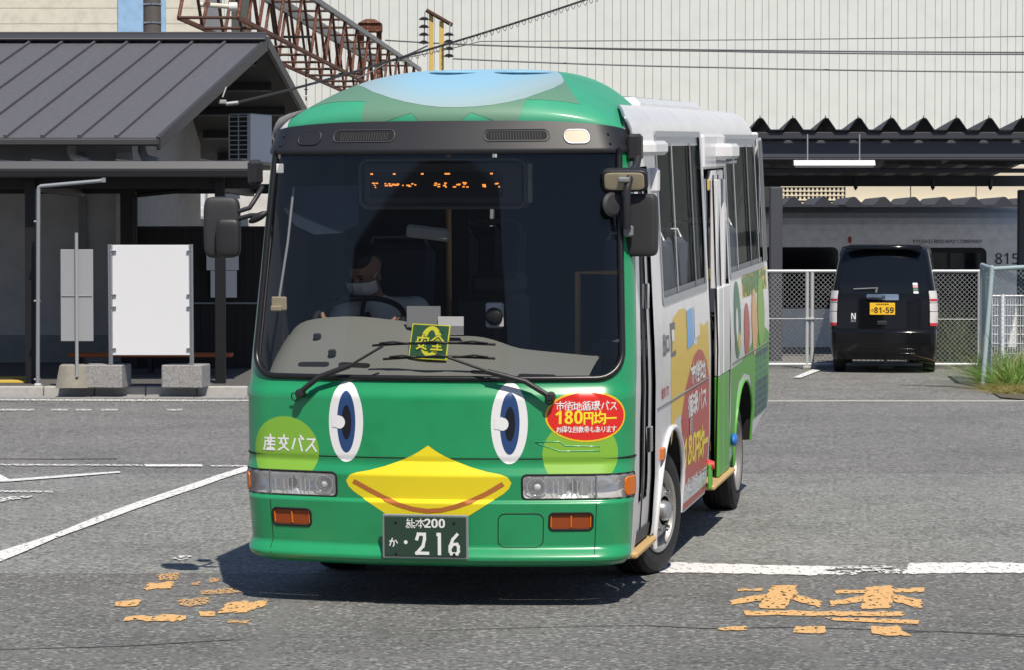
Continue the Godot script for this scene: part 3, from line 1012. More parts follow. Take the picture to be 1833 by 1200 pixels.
	for q in [[759.0, 34.0, 80.0], [803.5, 62.0, 104.0]]:
		b = MB.new()
		b.tube([at(q[0] + 2, 20 if q[1] < 40 else 42, 59.8), at(q[0], q[2], 59.8)], 0.014, 6)
		part(ye, "hanger", b, M.galvanised)
		for k in 4:
			b = MB.new()
			b.lathe([Vector2(0, 0.045), Vector2(0.05, 0.035), Vector2(0.1, 0.0), Vector2(0.095, -0.02), Vector2(0, -0.03)], at(q[0], lerpf(q[1], q[2] - 4, k / 3.0), 59.8), Basis(), 14)
			part(ye, "insulator_disc", b, M.porcelain_dark)
	# cables
	var wire := func(called: String, label: String, pts: Array, r: float, m: Material, sag := 0.0):
		var w := MB.new()
		var q := []
		for i in pts.size() - 1:
			for k in 8:
				var f := k / 8.0
				q.append((pts[i] as Vector3).lerp(pts[i + 1], f) + Vector3(0, -sag * 4.0 * f * (1.0 - f), 0))
		q.append(pts[-1])
		w.tube(q, r, 5)
		tag(part(self, called, w, m), label, "cable")
	var ca := at(412, 186, 45.2)
	var cb := at(700, 108, 54.0)
	var cc2 := at(1075, -10, 60.0)
	wire.call("service_cable", "thick black service cable rising from the gable to the upper right", [ca, cb, cc2], 0.022, M.cable, 0.03)
	var sp := MB.new()
	var sq := []
	for i in 240:
		var f := i / 239.0
		sq.append(cb.lerp(cc2, f) + Vector3(0, -0.07 + 0.05 * sin(i * 0.85), 0.05 * cos(i * 0.85)))
	sp.tube(sq, 0.007, 4)
	tag(part(self, "spiral_hanger", sp, M.wire_thin), "thin spiral hanger wound below the thick black cable", "cable")
	var lines := [[[690, 72, 66.0], [1000, 85, 62.0], [1900, 94, 58.0], "upper thin wire across the white hall"], [[800, 78, 62.0], [1300, 92, 62.0], [1900, 97, 60.0], "second thin wire close below the upper wire"], [[810, 105, 60.0], [1300, 121, 60.0], [1900, 129, 60.0], "lower thin wire across the white hall"], [[700, 108, 66.0], [860, 74, 64.0], [1900, 64, 62.0], "faint top wire high on the white hall"], [[640, 140, 62.0], [700, 108, 62.0], [765, 82, 60.0], "short slack wire between gantry and insulators"]]
	for l in lines:
		wire.call("overhead_wire", l[3], [at(l[0][0], l[0][1], l[0][2]), at(l[1][0], l[1][1], l[1][2]), at(l[2][0], l[2][1], l[2][2])], 0.011 if l[3].begins_with("faint") else 0.016, M.wire_thin, 0.02)

# ---------------------------------------------------------------- platform, train and fences on the right
func diamond_mesh(b: MB, a: Vector3, right: Vector3, w: float, h: float, pitch: float, r: float) -> void:
	var off := right.cross(Vector3.UP) * 0.004
	var k := -h
	while k < w:
		for s in 2:
			var x0 := k if s == 0 else k + h
			var x1 := k + h if s == 0 else k
			# line from (x0, 0) to (x1, h), clipped to 0..w
			var t0 := 0.0
			var t1 := 1.0
			var dx := x1 - x0
			var ta := (0.0 - x0) / dx
			var tb := (w - x0) / dx
			t0 = maxf(t0, minf(ta, tb)); t1 = minf(t1, maxf(ta, tb))
			if t1 - t0 > 0.01:
				var p := a + right * (x0 + dx * t0) + Vector3(0, h * t0, 0) + off * (1 if s == 0 else -1)
				var q := a + right * (x0 + dx * t1) + Vector3(0, h * t1, 0) + off * (1 if s == 0 else -1)
				b.tube([p, q], r, 3)
		k += pitch

func make_platform() -> void:
	var ca := thing("platform_canopy", "dark platform canopy with folded plate roof above the train", "canopy")
	var b := MB.new()
	var za := -47.0
	var zb := -60.0
	var ya := 3.60
	var yb := 3.03
	var pr := [Vector2(-0.25, 0), Vector2(-0.155, 0), Vector2(-0.04, 0.165), Vector2(-0.015, 0.178), Vector2(0.015, 0.178), Vector2(0.04, 0.165), Vector2(0.155, 0), Vector2(0.25, 0)]
	for i in pr.size() - 1:
		var p: Vector2 = pr[i]
		var q: Vector2 = pr[i + 1]
		for s in [0.0, -0.012]:
			b.quad(Vector3(p.x, ya + p.y + s, za), Vector3(q.x, ya + q.y + s, za), Vector3(q.x, yb + q.y + s, zb), Vector3(p.x, yb + p.y + s, zb), Vector3(0, 1 if s == 0.0 else -1, 0))
		b.quad(Vector3(p.x, ya + p.y, za), Vector3(q.x, ya + q.y, za), Vector3(q.x, ya + q.y - 0.012, za), Vector3(p.x, ya + p.y - 0.012, za), Vector3(0, 0, 1))
	b.tube([Vector3(0, ya + 0.17, za - 0.1), Vector3(0, ya + 0.215, za - 0.1)], 0.008, 5)
	var fm := b.mesh()
	for i in 16:
		part(ca, "roof_fold", fm, M.platform_steel).position = Vector3(at(1361, 215, 47).x + (i - 5) * 0.4995, 0, 0)
	var box := func(called: String, y0: float, y1: float, z: float, d: float, m: Material, x0 := 1.6, x1 := 8.9):
		var w := MB.new()
		var hi := at(1500, y0, z).y
		var lo := at(1500, y1, z).y
		w.bx(Vector3((x0 + x1) / 2, (hi + lo) / 2, -z - d / 2), Vector3(x1 - x0, hi - lo, d), 0.012)
		part(ca, called, w, m)
	box.call("edge_plate", 236, 249, 47.05, 0.05, M.platform_steel)
	box.call("beam", 251, 283, 47.2, 0.12, M.platform_beam)
	box.call("beam_flange", 283, 286, 47.1, 0.3, M.platform_steel)
	box.call("cross_beam", 301, 309, 50.0, 0.12, M.platform_beam)
	box.call("back_beam", 314, 333, 53.0, 0.2, M.platform_steel)
	for i in 7:
		var w := MB.new()
		w.bx(Vector3(2.2 + i * 1.1, 3.25, -51.6), Vector3(0.09, 0.16, 8.0), 0.0, Basis(Vector3.RIGHT, 0.03))
		part(ca, "rafter", w, M.platform_steel)
	for q in [[1531.0, 53.2], [1669.0, 53.2], [1772.0, 53.2]]:
		var w := MB.new()
		var c := at(q[0], 336, q[1] - 0.4)
		w.lathe([Vector2(0, 0.16), Vector2(0.035, 0.16), Vector2(0.035, 0.0), Vector2(0, -0.05)], c, Basis(), 6)
		part(ca, "drain_spike", w, M.platform_steel)
	for q in [[1389.0, 46.4, 0.19], [1834.0, 49.0, 0.2]]:
		var w := MB.new()
		var c := at(q[0], 500, q[1])
		w.bx(Vector3(c.x, 1.38, c.z - 0.1), Vector3(q[2], 2.66, 0.2), 0.015)
		part(ca, "post", w, M.platform_post)
	var li := thing("platform_lamp", "white strip lamp on two rods under the platform canopy", "lamp")
	b = MB.new()
	var l0 := at(1420, 287, 46.6)
	var l1 := at(1565, 298, 46.6)
	var lc := (l0 + l1) * 0.5
	b.prism(PackedVector2Array([Vector2(-0.10, -0.03), Vector2(-0.04, 0.05), Vector2(0.04, 0.05), Vector2(0.10, -0.03)]), Vector3(l0.x, lc.y, lc.z), Vector3(0, 0, 1), Vector3.UP, Vector3(l1.x - l0.x, 0, 0))
	part(li, "housing", b, M.lamp_white)
	b = MB.new()
	b.tube([Vector3(l0.x + 0.02, lc.y - 0.045, lc.z + 0.03), Vector3(l1.x - 0.02, lc.y - 0.045, lc.z + 0.03)], 0.016, 8)
	part(li, "tube", b, M.board_white)
	for px in [1445.0, 1538.0]:
		b = MB.new()
		b.tube([at(px, 287, 46.6), at(px, 240, 46.6)], 0.011, 6)
		part(li, "rod", b, M.galvanised)
	# beige building with louvre beyond the tracks, and the second canopy
	var bg := thing("beige_building", "beige metal building with a louvre seen beneath the platform canopy", "building")
	b = MB.new()
	b.bx(Vector3(7.0, 1.8, -72.0), Vector3(16.0, 3.6, 3.0))
	part(bg, "wall_core", b, M.louvre_dark)
	var xx := at(1512, 340, 70.4).x
	while xx < 14.0:
		b = MB.new()
		b.bx(Vector3(xx + 0.75, 1.8, -70.45), Vector3(1.48, 3.6, 0.08), 0.01)
		part(bg, "wall_panel", b, M.beige_metal)
		xx += 1.5
	var lx := at(1398, 340, 70.4).x
	for i in 15:
		b = MB.new()
		b.bx(Vector3(lx + 0.05 + i * 0.097, 3.05, -70.45), Vector3(0.045, 0.5, 0.05))
		part(bg, "louvre_post", b, M.beige_metal)
	for i in 6:
		b = MB.new()
		b.bx(Vector3(lx + 0.72, 2.82 + i * 0.1, -70.43), Vector3(1.46, 0.03, 0.05))
		part(bg, "louvre_slat", b, M.beige_metal)
	b = MB.new()
	b.bx(Vector3(7.0, 2.74, -70.3), Vector3(16.0, 0.04, 0.3))
	part(bg, "sill", b, M.beige_metal)
	var c2 := thing("far_canopy", "second dark folded canopy roof behind the train", "canopy")
	b = MB.new()
	for i in pr.size() - 1:
		var p: Vector2 = pr[i] * Vector2(1.27, 0.9)
		var q: Vector2 = pr[i + 1] * Vector2(1.27, 0.9)
		b.quad(Vector3(p.x, p.y, 0), Vector3(q.x, q.y, 0), Vector3(q.x, q.y, -3), Vector3(p.x, p.y, -3), Vector3.UP)
		b.quad(Vector3(p.x, p.y, 0), Vector3(q.x, q.y, 0), Vector3(q.x, -0.1, 0), Vector3(p.x, -0.1, 0), Vector3(0, 0, 1))
	fm = b.mesh()
	var fy := at(1500, 366, 63).y
	for i in 18:
		part(c2, "roof_fold", fm, M.platform_steel).position = Vector3(at(1420, 366, 63).x + (i - 6) * 0.615, fy, -63)
	b = MB.new()
	b.bx(Vector3(7.0, fy - 0.23, -63.1), Vector3(16.0, 0.3, 0.2))
	part(c2, "edge_beam", b, M.platform_steel)
	# the train
	var tr := thing("commuter_train", "stainless commuter train with black windows standing behind the fence", "train")
	b = MB.new()
	var prof := PackedVector2Array([Vector2(-2.6, 0.0), Vector2(-0.02, 0.0), Vector2(0, 0.3), Vector2(0, 1.98), Vector2(-0.02, 2.09), Vector2(-0.10, 2.20), Vector2(-0.25, 2.29), Vector2(-0.6, 2.36), Vector2(-1.3, 2.4), Vector2(-2.6, 2.36)])
	b.prism(prof, Vector3(1.4, 0.08, -52.0), Vector3(0, 0, 1), Vector3.UP, Vector3(9.6, 0, 0))
	part(tr, "body", b, M.train_steel)
	var glass := func(x0: float, y0: float, x1: float, y1: float, called: String, lift: float, m: Material, rad: float):
		var p0 := at(x0, y1, 52.0)
		var p1 := at(x1, y0, 52.0)
		var poly := round_rect(0, 0, p1.x - p0.x, p1.y - p0.y, rad)
		var w := MB.new()
		w.prism(poly, Vector3(p0.x, p0.y, -52.0), Vector3.RIGHT, Vector3.UP, Vector3(0, 0, lift))
		return part(tr, called, w, m)
	glass.call(1180, 442, 1500, 552, "window", 0.012, M.train_glass, 0.1)
	glass.call(1630, 443, 1765, 645, "door", 0.012, M.train_dark, 0.1)
	glass.call(1640, 452, 1694, 642, "door_leaf", 0.022, M.train_glass, 0.02)
	glass.call(1699, 452, 1755, 642, "door_leaf", 0.022, M.train_glass, 0.02)
	glass.call(1662, 466, 1685, 520, "door_window", 0.03, M.car_glass, 0.06)
	glass.call(1712, 466, 1747, 520, "door_window", 0.03, M.car_glass, 0.06)
	b = MB.new()
	b.ell(at(1521, 429, 51.98), Vector3(0.03, 0.06, 0.02))
	part(tr, "marker_lamp", b, M.tail_red)
	part(tr, "lettering", word("815", 0.185, M.print_black), M.print_black).transform = Transform3D(Basis(), at(1802, 463, 51.985))
	part(tr, "lettering", word("KYUSHU RAILWAY COMPANY", 0.062, M.print_black), M.print_black).transform = Transform3D(Basis().scaled(Vector3(1.05, 1, 1)), at(1695, 432, 51.985))
	b = MB.new()
	b.bx(at(1560, 640, 51.98) + Vector3(-0.5, 0, 0), Vector3(8.0, 0.03, 0.03))
	part(tr, "skirt_rail", b, M.train_dark)
	# galvanised chain link fence
	var fz := -43.6
	var fe := thing("chain_link_fence", "silver chain link fence with tubular rails behind the black van", "fence")
	var yt := 1.473
	var yb2 := 0.135
	var fx0 := at(1300, 485, 43.6).x
	var fx1 := at(1756, 485, 43.6).x
	for y in [yt, yb2]:
		b = MB.new()
		b.tube([Vector3(fx0, y, fz), Vector3(fx1, y, fz)], 0.024, 10)
		part(fe, "rail", b, M.fence_galv)
	b = MB.new()
	b.tube([Vector3(fx0, 0.80, fz), Vector3(fx1, 0.79, fz)], 0.006, 6)
	part(fe, "tension_wire", b, M.fence_galv)
	for px in [1444.5, 1453.5, 1585.0, 1752.0]:
		b = MB.new()
		var c := at(px, 500, 43.6)
		b.tube([Vector3(c.x, 0.08, fz), Vector3(c.x, yt, fz)], 0.026, 10)
		part(fe, "post", b, M.fence_galv)
	for px in [1449.0, 1585.0]:
		b = MB.new()
		b.bx(Vector3(at(px, 500, 43.6).x, 0.095, fz), Vector3(0.2, 0.04, 0.14), 0.008)
		part(fe, "foot_plate", b, M.kerb)
	b = MB.new()
	b.bx(Vector3(at(1449, 500, 43.6).x, 0.80, fz + 0.03), Vector3(0.13, 0.03, 0.03), 0.005)
	part(fe, "latch", b, M.fence_galv)
	b = MB.new()
	diamond_mesh(b, Vector3(fx0, yb2, fz), Vector3.RIGHT, fx1 - fx0, yt - yb2, 0.068, 0.0024)
	part(fe, "wire_mesh", b, M.fence_galv).set_meta("kind", "stuff")
	# fence at the far right
	var f2 := thing("corner_fence", "pale green chain link fence with a leaning corner post", "fence")
	var q0 := at(1757, 474, 40.4)
	var q1 := at(1775, 481, 38.4)
	var q2 := at(1870, 476, 38.2)
	for w in [[q0, q1], [q1, q2], [q1, Vector3(gnd(1759, 694).x, 0.05, -38.3)], [q0, Vector3(q0.x, 0.07, q0.z)]]:
		b = MB.new()
		b.tube(w, 0.03, 10)
		part(f2, "post" if (w[1] as Vector3).y < 0.5 else "rail", b, M.fence_green)
	b = MB.new()
	b.lathe([Vector2(0, 0.05), Vector2(0.036, 0.03), Vector2(0.036, -0.05), Vector2(0, -0.05)], q1, Basis(), 8)
	part(f2, "cap", b, M.fence_green)
	b = MB.new()
	diamond_mesh(b, Vector3(q1.x - 0.08, 0.12, q1.z), Vector3.RIGHT, q2.x - q1.x + 0.1, q1.y - 0.14, 0.056, 0.0022)
	var dd := q1 - q0
	dd.y = 0
	diamond_mesh(b, Vector3(q0.x, 0.12, q0.z), dd.normalized(), dd.length(), q1.y - 0.14, 0.056, 0.0022)
	part(f2, "wire_mesh", b, M.fence_green).set_meta("kind", "stuff")
	var f3 := thing("white_mesh_fence", "low white welded mesh fence among the weeds", "fence")
	var w0 := at(1776, 530, 39.8)
	var w1 := at(1875, 530, 39.8)
	for py in [529, 546, 565, 583, 598, 616, 634]:
		b = MB.new()
		b.tube([at(1776, py, 39.8), at(1875, py, 39.8)], 0.012 if py == 529 else 0.006, 6)
		part(f3, "rail", b, M.fence_white)
	b = MB.new()
	b.tube([at(1794, 526, 39.75), Vector3(at(1794, 526, 39.75).x, 0.07, -39.75)], 0.024, 10)
	part(f3, "post", b, M.fence_white)
	b = MB.new()
	var x := w0.x
	while x < w1.x:
		b.tube([Vector3(x, 0.3, -39.81), Vector3(x, w0.y, -39.81)], 0.0045, 4)
		x += 0.033
	part(f3, "vertical_wires", b, M.fence_white).set_meta("kind", "stuff")
	# weeds
	var bl := MB.new()
	var prev := [Vector3(-0.007, 0, 0), Vector3(0.007, 0, 0)]
	for i in 4:
		var f := (i + 1) / 4.0
		var cur := [Vector3(-0.007 * (1.0 - f), f, 0.35 * f * f), Vector3(0.007 * (1.0 - f) + 0.0005, f, 0.35 * f * f)]
		bl.quad(prev[0], prev[1], cur[1], cur[0], Vector3(0, 0.4, -1))
		prev = cur
	var bladem := bl.mesh()
	var weeds := func(called: String, label: String, n: int, pick: Callable, r: float, g: float, bb: float, h0: float, h1: float):
		var mm := MultiMesh.new()
		mm.transform_format = MultiMesh.TRANSFORM_3D
		mm.use_colors = true
		mm.mesh = bladem
		mm.instance_count = n
		for i in n:
			var p: Vector3 = pick.call()
			var h := rng.randf_range(h0, h1)
			var bs := Basis(Vector3.UP, rng.randf() * TAU) * Basis(Vector3.RIGHT, rng.randf_range(-0.5, 0.8))
			mm.set_instance_transform(i, Transform3D(bs.scaled(Vector3(rng.randf_range(0.7, 1.7), h, h)), onto(p)))
			var k := rng.randf_range(0.6, 1.3)
			mm.set_instance_color(i, Color(r * k * rng.randf_range(0.8, 1.5), g * k, bb * k))
		var o := MultiMeshInstance3D.new()
		o.name = called
		o.multimesh = mm
		var m := mat(called + "_leaf", 1, 1, 1, 0.6)
		m.vertex_color_use_as_albedo = true
		m.backlight_enabled = true
		m.backlight = Color(0.25, 0.3, 0.1)
		o.material_override = m
		o.set_meta("kind", "stuff")
		add_child(o, true)
		tag(o, label, "weeds")
	weeds.call("tall_weeds", "tall yellow green weeds growing around the corner fence", 9000, func():
		var a := rng.randf()
		return Vector3(lerpf(5.98, 7.6, a) + rng.randf_range(0, 0.1), 0, -rng.randf_range(37.5, 39.9)), 0.13, 0.27, 0.04, 0.10, 0.46)
	weeds.call("seeding_stems", "thin straw coloured stems standing out of the corner weeds", 110, func():
		return Vector3(lerpf(5.95, 7.6, rng.randf()), 0, -rng.randf_range(37.6, 39.6)), 0.36, 0.30, 0.12, 0.5, 0.95)
	weeds.call("verge_grass", "short dry grass along the foot of the corner fence", 3500, func():
		var d := rng.randf()
		return Vector3(5.75 + rng.randf() * 1.7, 0, -lerpf(36.3, 37.9, d)), 0.17, 0.17, 0.035, 0.04, 0.13)
	weeds.call("fence_weeds", "dark weeds behind the chain link fence beside the van", 1100, func():
		return Vector3(rng.randf_range(5.9, 6.75), 0, -rng.randf_range(44.4, 46.0)), 0.035, 0.07, 0.016, 0.15, 1.0)
	b = MB.new()
	var so := []
	for q in [[1752, 690], [1790, 714], [1880, 722], [1880, 655], [1770, 655]]:
		so.append(gnd(q[0], q[1]))
	var soil := MB.new()
	for i in range(1, so.size() - 1):
		soil.ft(so[0] + Vector3(0, 0.012, 0), so[i] + Vector3(0, 0.012, 0), so[i + 1] + Vector3(0, 0.012, 0), Vector3.UP)
	struct("verge_soil", soil, M.soil)

# ---------------------------------------------------------------- outlines and lettering
func round_rect(x0: float, y0: float, x1: float, y1: float, r: float, n := 5) -> PackedVector2Array:
	var p := PackedVector2Array()
	for q in [[x1 - r, y1 - r, 0.0], [x0 + r, y1 - r, 0.5], [x0 + r, y0 + r, 1.0], [x1 - r, y0 + r, 1.5]]:
		for i in n + 1:
			var a: float = PI * (q[2] + 0.5 * i / n)
			p.append(Vector2(q[0] + r * cos(a), q[1] + r * sin(a)))
	return p

func oval(cx: float, cy: float, rx: float, ry: float, n := 40) -> PackedVector2Array:
	var p := PackedVector2Array()
	for i in n:
		p.append(Vector2(cx + rx * cos(TAU * i / n), cy + ry * sin(TAU * i / n)))
	return p

func poly(a: Array) -> PackedVector2Array:
	var p := PackedVector2Array()
	for i in range(0, a.size(), 2):
		p.append(Vector2(a[i], a[i + 1]))
	return p

func word(text: String, height: float, m: Material, weight := 400) -> ArrayMesh:
	var t := TextMesh.new()
	var f := SystemFont.new()
	f.font_names = PackedStringArray(["Droid Sans"])
	f.font_weight = weight
	t.font = f
	t.text = text
	t.font_size = 64
	t.pixel_size = height / 46.0
	t.depth = 0.0
	var a := t.get_mesh_arrays()
	var am := ArrayMesh.new()
	am.add_surface_from_arrays(Mesh.PRIMITIVE_TRIANGLES, a)
	return am

# characters as strokes on a grid of ten by ten, y down
const GLYPH := {
	"産": "5052 1282 3244 6254 1484 141609 4536 3686 3878 2989 5559", "交": "5052 1282 3325 6375 655719 345789", "バ": "3218 6289 7082 8192", "ス": "2272 725519 5589",
	"市": "5052 0292 2428 248487 5259", "街": "2002 2305 1419 3262 5064 3464 3666 4549 3969 7191 7494 8489", "地": "0333 1118 0837 448386 6167 42499997", "循": "2002 2305 1419 8031 313629 4383 6164 4549 4585 8589 4989 4787",
	"環": "0131 0434 0837 1118 4080 4043 8083 4383 5053 7073 3494 4575 4547 7577 4777 5739 5759 6799", "円": "1119 118189 1585 5155", "均": "0333 1118 0837 5043 42929889 5575 4876", "一": "0595",
	"お": "1363 3137291745859769 7284", "得": "2002 2305 1419 4080 4044 8084 4282 4484 3696 3797 7579 5868", "な": "1252 3016 6284 646849385799", "回": "1181 1119 8189 1989 3363 3336 6366 3666",
	"数": "3034 0353 1112 5142 3315 351849 4619 0656 7054 6393 837659 647799", "券": "3041 7061 1282 0494 504417 6496 36767969 5639", "も": "4037598886 1353 1656", "あ": "1272 4048 7358291744859769",
	"り": "212635 717649", "ま": "1282 1575 505839183789", "す": "0292 50563634545739", "熊": "201242 1447 1417 4447 1444 1545 6064 6162 6494 6567 6797 0819 2839 5869 7899", "本": "0292 5059 4207 5297 3767",
	"か": "03535749 3008 7295", "安": "4042 1214 128284 432779 645719 0595", "全": "5004 5094 2575 2777 1989 5459", "出": "5059 2124 2484 8184 1519 1989 8589", "口": "1282 1218 8288 1888",
	"1": "314149", "2": "1321416163561989", "6": "6133161829697876653517",
}

func strokes_of(ch: String) -> Array:
	var out := []
	for s in (GLYPH[ch] as String).split(" ", false):
		var p := []
		for i in range(0, s.length() - 1, 2):
			p.append(Vector2(s.unicode_at(i) - 48, s.unicode_at(i + 1) - 48) / 9.0)
		if p.size() > 1:
			out.append(p)
	return out

func write(text: String, f: Callable, x0: float, y0: float, w: float, h: float, thick: float, lift: float, gap := 0.12) -> MB:
	# strokes written on the surface f(u, v); (x0, y0) is the lower left corner
	var b := MB.new()
	var n := text.length()
	var cw := w / (n + gap * (n - 1))
	for i in n:
		var ox := x0 + i * cw * (1.0 + gap)
		var k := 0
		for st in strokes_of(text[i]):
			for j in st.size() - 1:
				var a := Vector2(ox + st[j].x * cw, y0 + (1.0 - st[j].y) * h)
				var c := Vector2(ox + st[j + 1].x * cw, y0 + (1.0 - st[j + 1].y) * h)
				var d := (c - a).normalized() * thick * 0.5
				var nn := Vector2(-d.y, d.x)
				k += 1
				var L := lift + 0.00012 * (k % 16)
				var a2 := a - d
				var c2 := c + d
				var m := maxi(1, int((c2 - a2).length() / 0.014)) if f == bf else 1
				for t in m:
					var e0 := a2.lerp(c2, float(t) / m)
					var e1 := a2.lerp(c2, float(t + 1) / m)
					var P := []
					var N := []
					for e in [e0 + nn, e1 + nn, e1 - nn, e0 - nn]:
						N.append(normal_of(f, e))
						P.append((f.call(e.x, e.y) as Vector3) + N[-1] * L)
					b.tri(P[0], P[1], P[2], N[0], N[1], N[2])
					b.tri(P[0], P[2], P[3], N[0], N[2], N[3])
	return b

func stamp(text: String, f: Callable, cx: float, cy: float, h: float, wscale: float, lift: float, weight := 700) -> MB:
	# latin letters and digits laid onto a surface
	var m := word(text, h, null, weight)
	var a := m.surface_get_arrays(0)
	var V: PackedVector3Array = a[Mesh.ARRAY_VERTEX]
	var I = a[Mesh.ARRAY_INDEX]
	var NN: PackedVector3Array = a[Mesh.ARRAY_NORMAL]
	var b := MB.new()
	var cnt: int = I.size() if I != null and I.size() else V.size()
	for t in range(0, cnt, 3):
		var P := []
		var N := []
		var skip := false
		for k in 3:
			var id: int = I[t + k] if I != null and I.size() else t + k
			if NN[id].z < 0.5:
				skip = true
			var e := Vector2(cx + V[id].x * wscale, cy + V[id].y)
			N.append(normal_of(f, e)); P.append((f.call(e.x, e.y) as Vector3) + N[-1] * lift)
		if not skip:
			b.tri(P[0], P[1], P[2], N[0], N[1], N[2])
	return b

func normal_of(f: Callable, e: Vector2) -> Vector3:
	var p: Vector3 = f.call(e.x, e.y)
	var a: Vector3 = f.call(e.x + 0.002, e.y)
	var b: Vector3 = f.call(e.x, e.y + 0.002)
	return (a - p).cross(b - p).normalized()

func span(a: float, b: float, step: float, extra := []) -> Array:
	var c := []
	var n := maxi(1, int(ceil((b - a) / step)))
	for i in n + 1:
		c.append(lerpf(a, b, float(i) / n))
	for e in extra:
		if e > a + 0.001 and e < b - 0.001:
			c.append(e)
	c.sort()
	var o := [c[0]]
	for e in c:
		if e - o[-1] > 0.0015:
			o.append(e)
	return o

func patch(outline: PackedVector2Array, holes: Array, f: Callable, us: Array, vs: Array, lift := 0.0) -> MB:
	# a sheet over the parameter plane, cut to an outline with holes, laid on the surface f
	var b := MB.new()
	var boxes := []
	for h in holes:
		var r := Rect2(h[0], Vector2.ZERO)
		for p in h:
			r = r.expand(p)
		boxes.append(r)
	var cache := {}
	for i in us.size() - 1:
		for j in vs.size() - 1:
			var cell := PackedVector2Array([Vector2(us[i], vs[j]), Vector2(us[i + 1], vs[j]), Vector2(us[i + 1], vs[j + 1]), Vector2(us[i], vs[j + 1])])
			var r := Rect2(cell[0], cell[2] - cell[0])
			var inside := true
			for p in cell:
				if not Geometry2D.is_point_in_polygon(p, outline):
					inside = false
			var ps: Array = [cell] if inside and outline.size() <= 4 else Geometry2D.intersect_polygons(cell, outline)
			for h in holes.size():
				if boxes[h].intersects(r):
					var nx := []
					for q in ps:
						for z in Geometry2D.clip_polygons(q, holes[h]):
							nx.append(z)
					ps = nx
			for q in ps:
				if q.size() < 3:
					continue
				var ix := Geometry2D.triangulate_polygon(q)
				for t in range(0, ix.size(), 3):
					var P := []
					var N := []
					for k in 3:
						var e: Vector2 = q[ix[t + k]]
						if not cache.has(e):
							var nn := normal_of(f, e)
							cache[e] = [(f.call(e.x, e.y) as Vector3) + nn * lift, nn]
						P.append(cache[e][0]); N.append(cache[e][1])
					b.tri(P[0], P[1], P[2], N[0], N[1], N[2], q[ix[t]], q[ix[t + 1]], q[ix[t + 2]])
	return b

func film(outline: PackedVector2Array, f: Callable, lift: float, step := 0.05, holes := []) -> MB:
	var r := Rect2(outline[0], Vector2.ZERO)
	for p in outline:
		r = r.expand(p)
	if f == bf:
		# follow the cuts of the bus front so that a film never dips into the panel
		var us := BU.filter(func(u): return u > r.position.x - 0.06 and u < r.end.x + 0.06)
		var vs := span(r.position.y, r.end.y, 0.05, BV)
		return patch(outline, holes, f, us, vs, lift)
	return patch(outline, holes, f, span(r.position.x, r.end.x, step), span(r.position.y, r.end.y, step), lift)

func ring_on(outline: PackedVector2Array, f: Callable, r: float, lift := 0.0, sides := 7) -> MB:
	var pts := []
	for i in outline.size():
		var a := outline[i]
		var c := outline[(i + 1) % outline.size()]
		var n := maxi(1, int((c - a).length() / 0.06))
		for k in n:
			var e := a.lerp(c, float(k) / n)
			pts.append((f.call(e.x, e.y) as Vector3) + normal_of(f, e) * lift)
	var b := MB.new()
	b.tube(pts, r, sides, true)
	return b

# ---------------------------------------------------------------- rounded vehicle shells
class Shell:
	var zc := []
	var hw := []
	var arc := 3.2
	var xa := 0.85
	var a15 := 0.0
	var rc := 0.0
	var sa := 0.0
	var st := 0.0
	var drop := 0.0
	func setup(zc_: Array, hw_: Array, arc_: float, xa_: float) -> void:
		zc = zc_; hw = hw_; arc = arc_; xa = xa_
		a15 = asin(xa / arc)
		rc = (1.0 - xa) / (1.0 - sin(a15))
		sa = arc * a15
		st = sa + rc * (PI / 2 - a15)
		drop = plan(st).y
	func look(t: Array, y: float) -> float:
		if y <= t[0]:
			return t[1]
		for i in range(2, t.size(), 2):
			if y <= t[i]:
				return lerpf(t[i - 1], t[i + 1], (y - t[i - 2]) / (t[i] - t[i - 2]))
		return t[-1]
	func plan(s: float) -> Vector2:
		var a := absf(s)
		var x: float
		var d: float
		if a <= sa:
			var t := a / arc
			x = arc * sin(t); d = arc * (1.0 - cos(t))
		else:
			var t := a15 + (a - sa) / rc
			x = xa + rc * (sin(t) - sin(a15)); d = arc * (1.0 - cos(a15)) + rc * (cos(a15) - cos(t))
		return Vector2(x if s >= 0.0 else -x, d)
	func front(s: float, y: float) -> Vector3:
		var p := plan(s)
		return Vector3(p.x * look(hw, y), y, look(zc, y) - p.y)

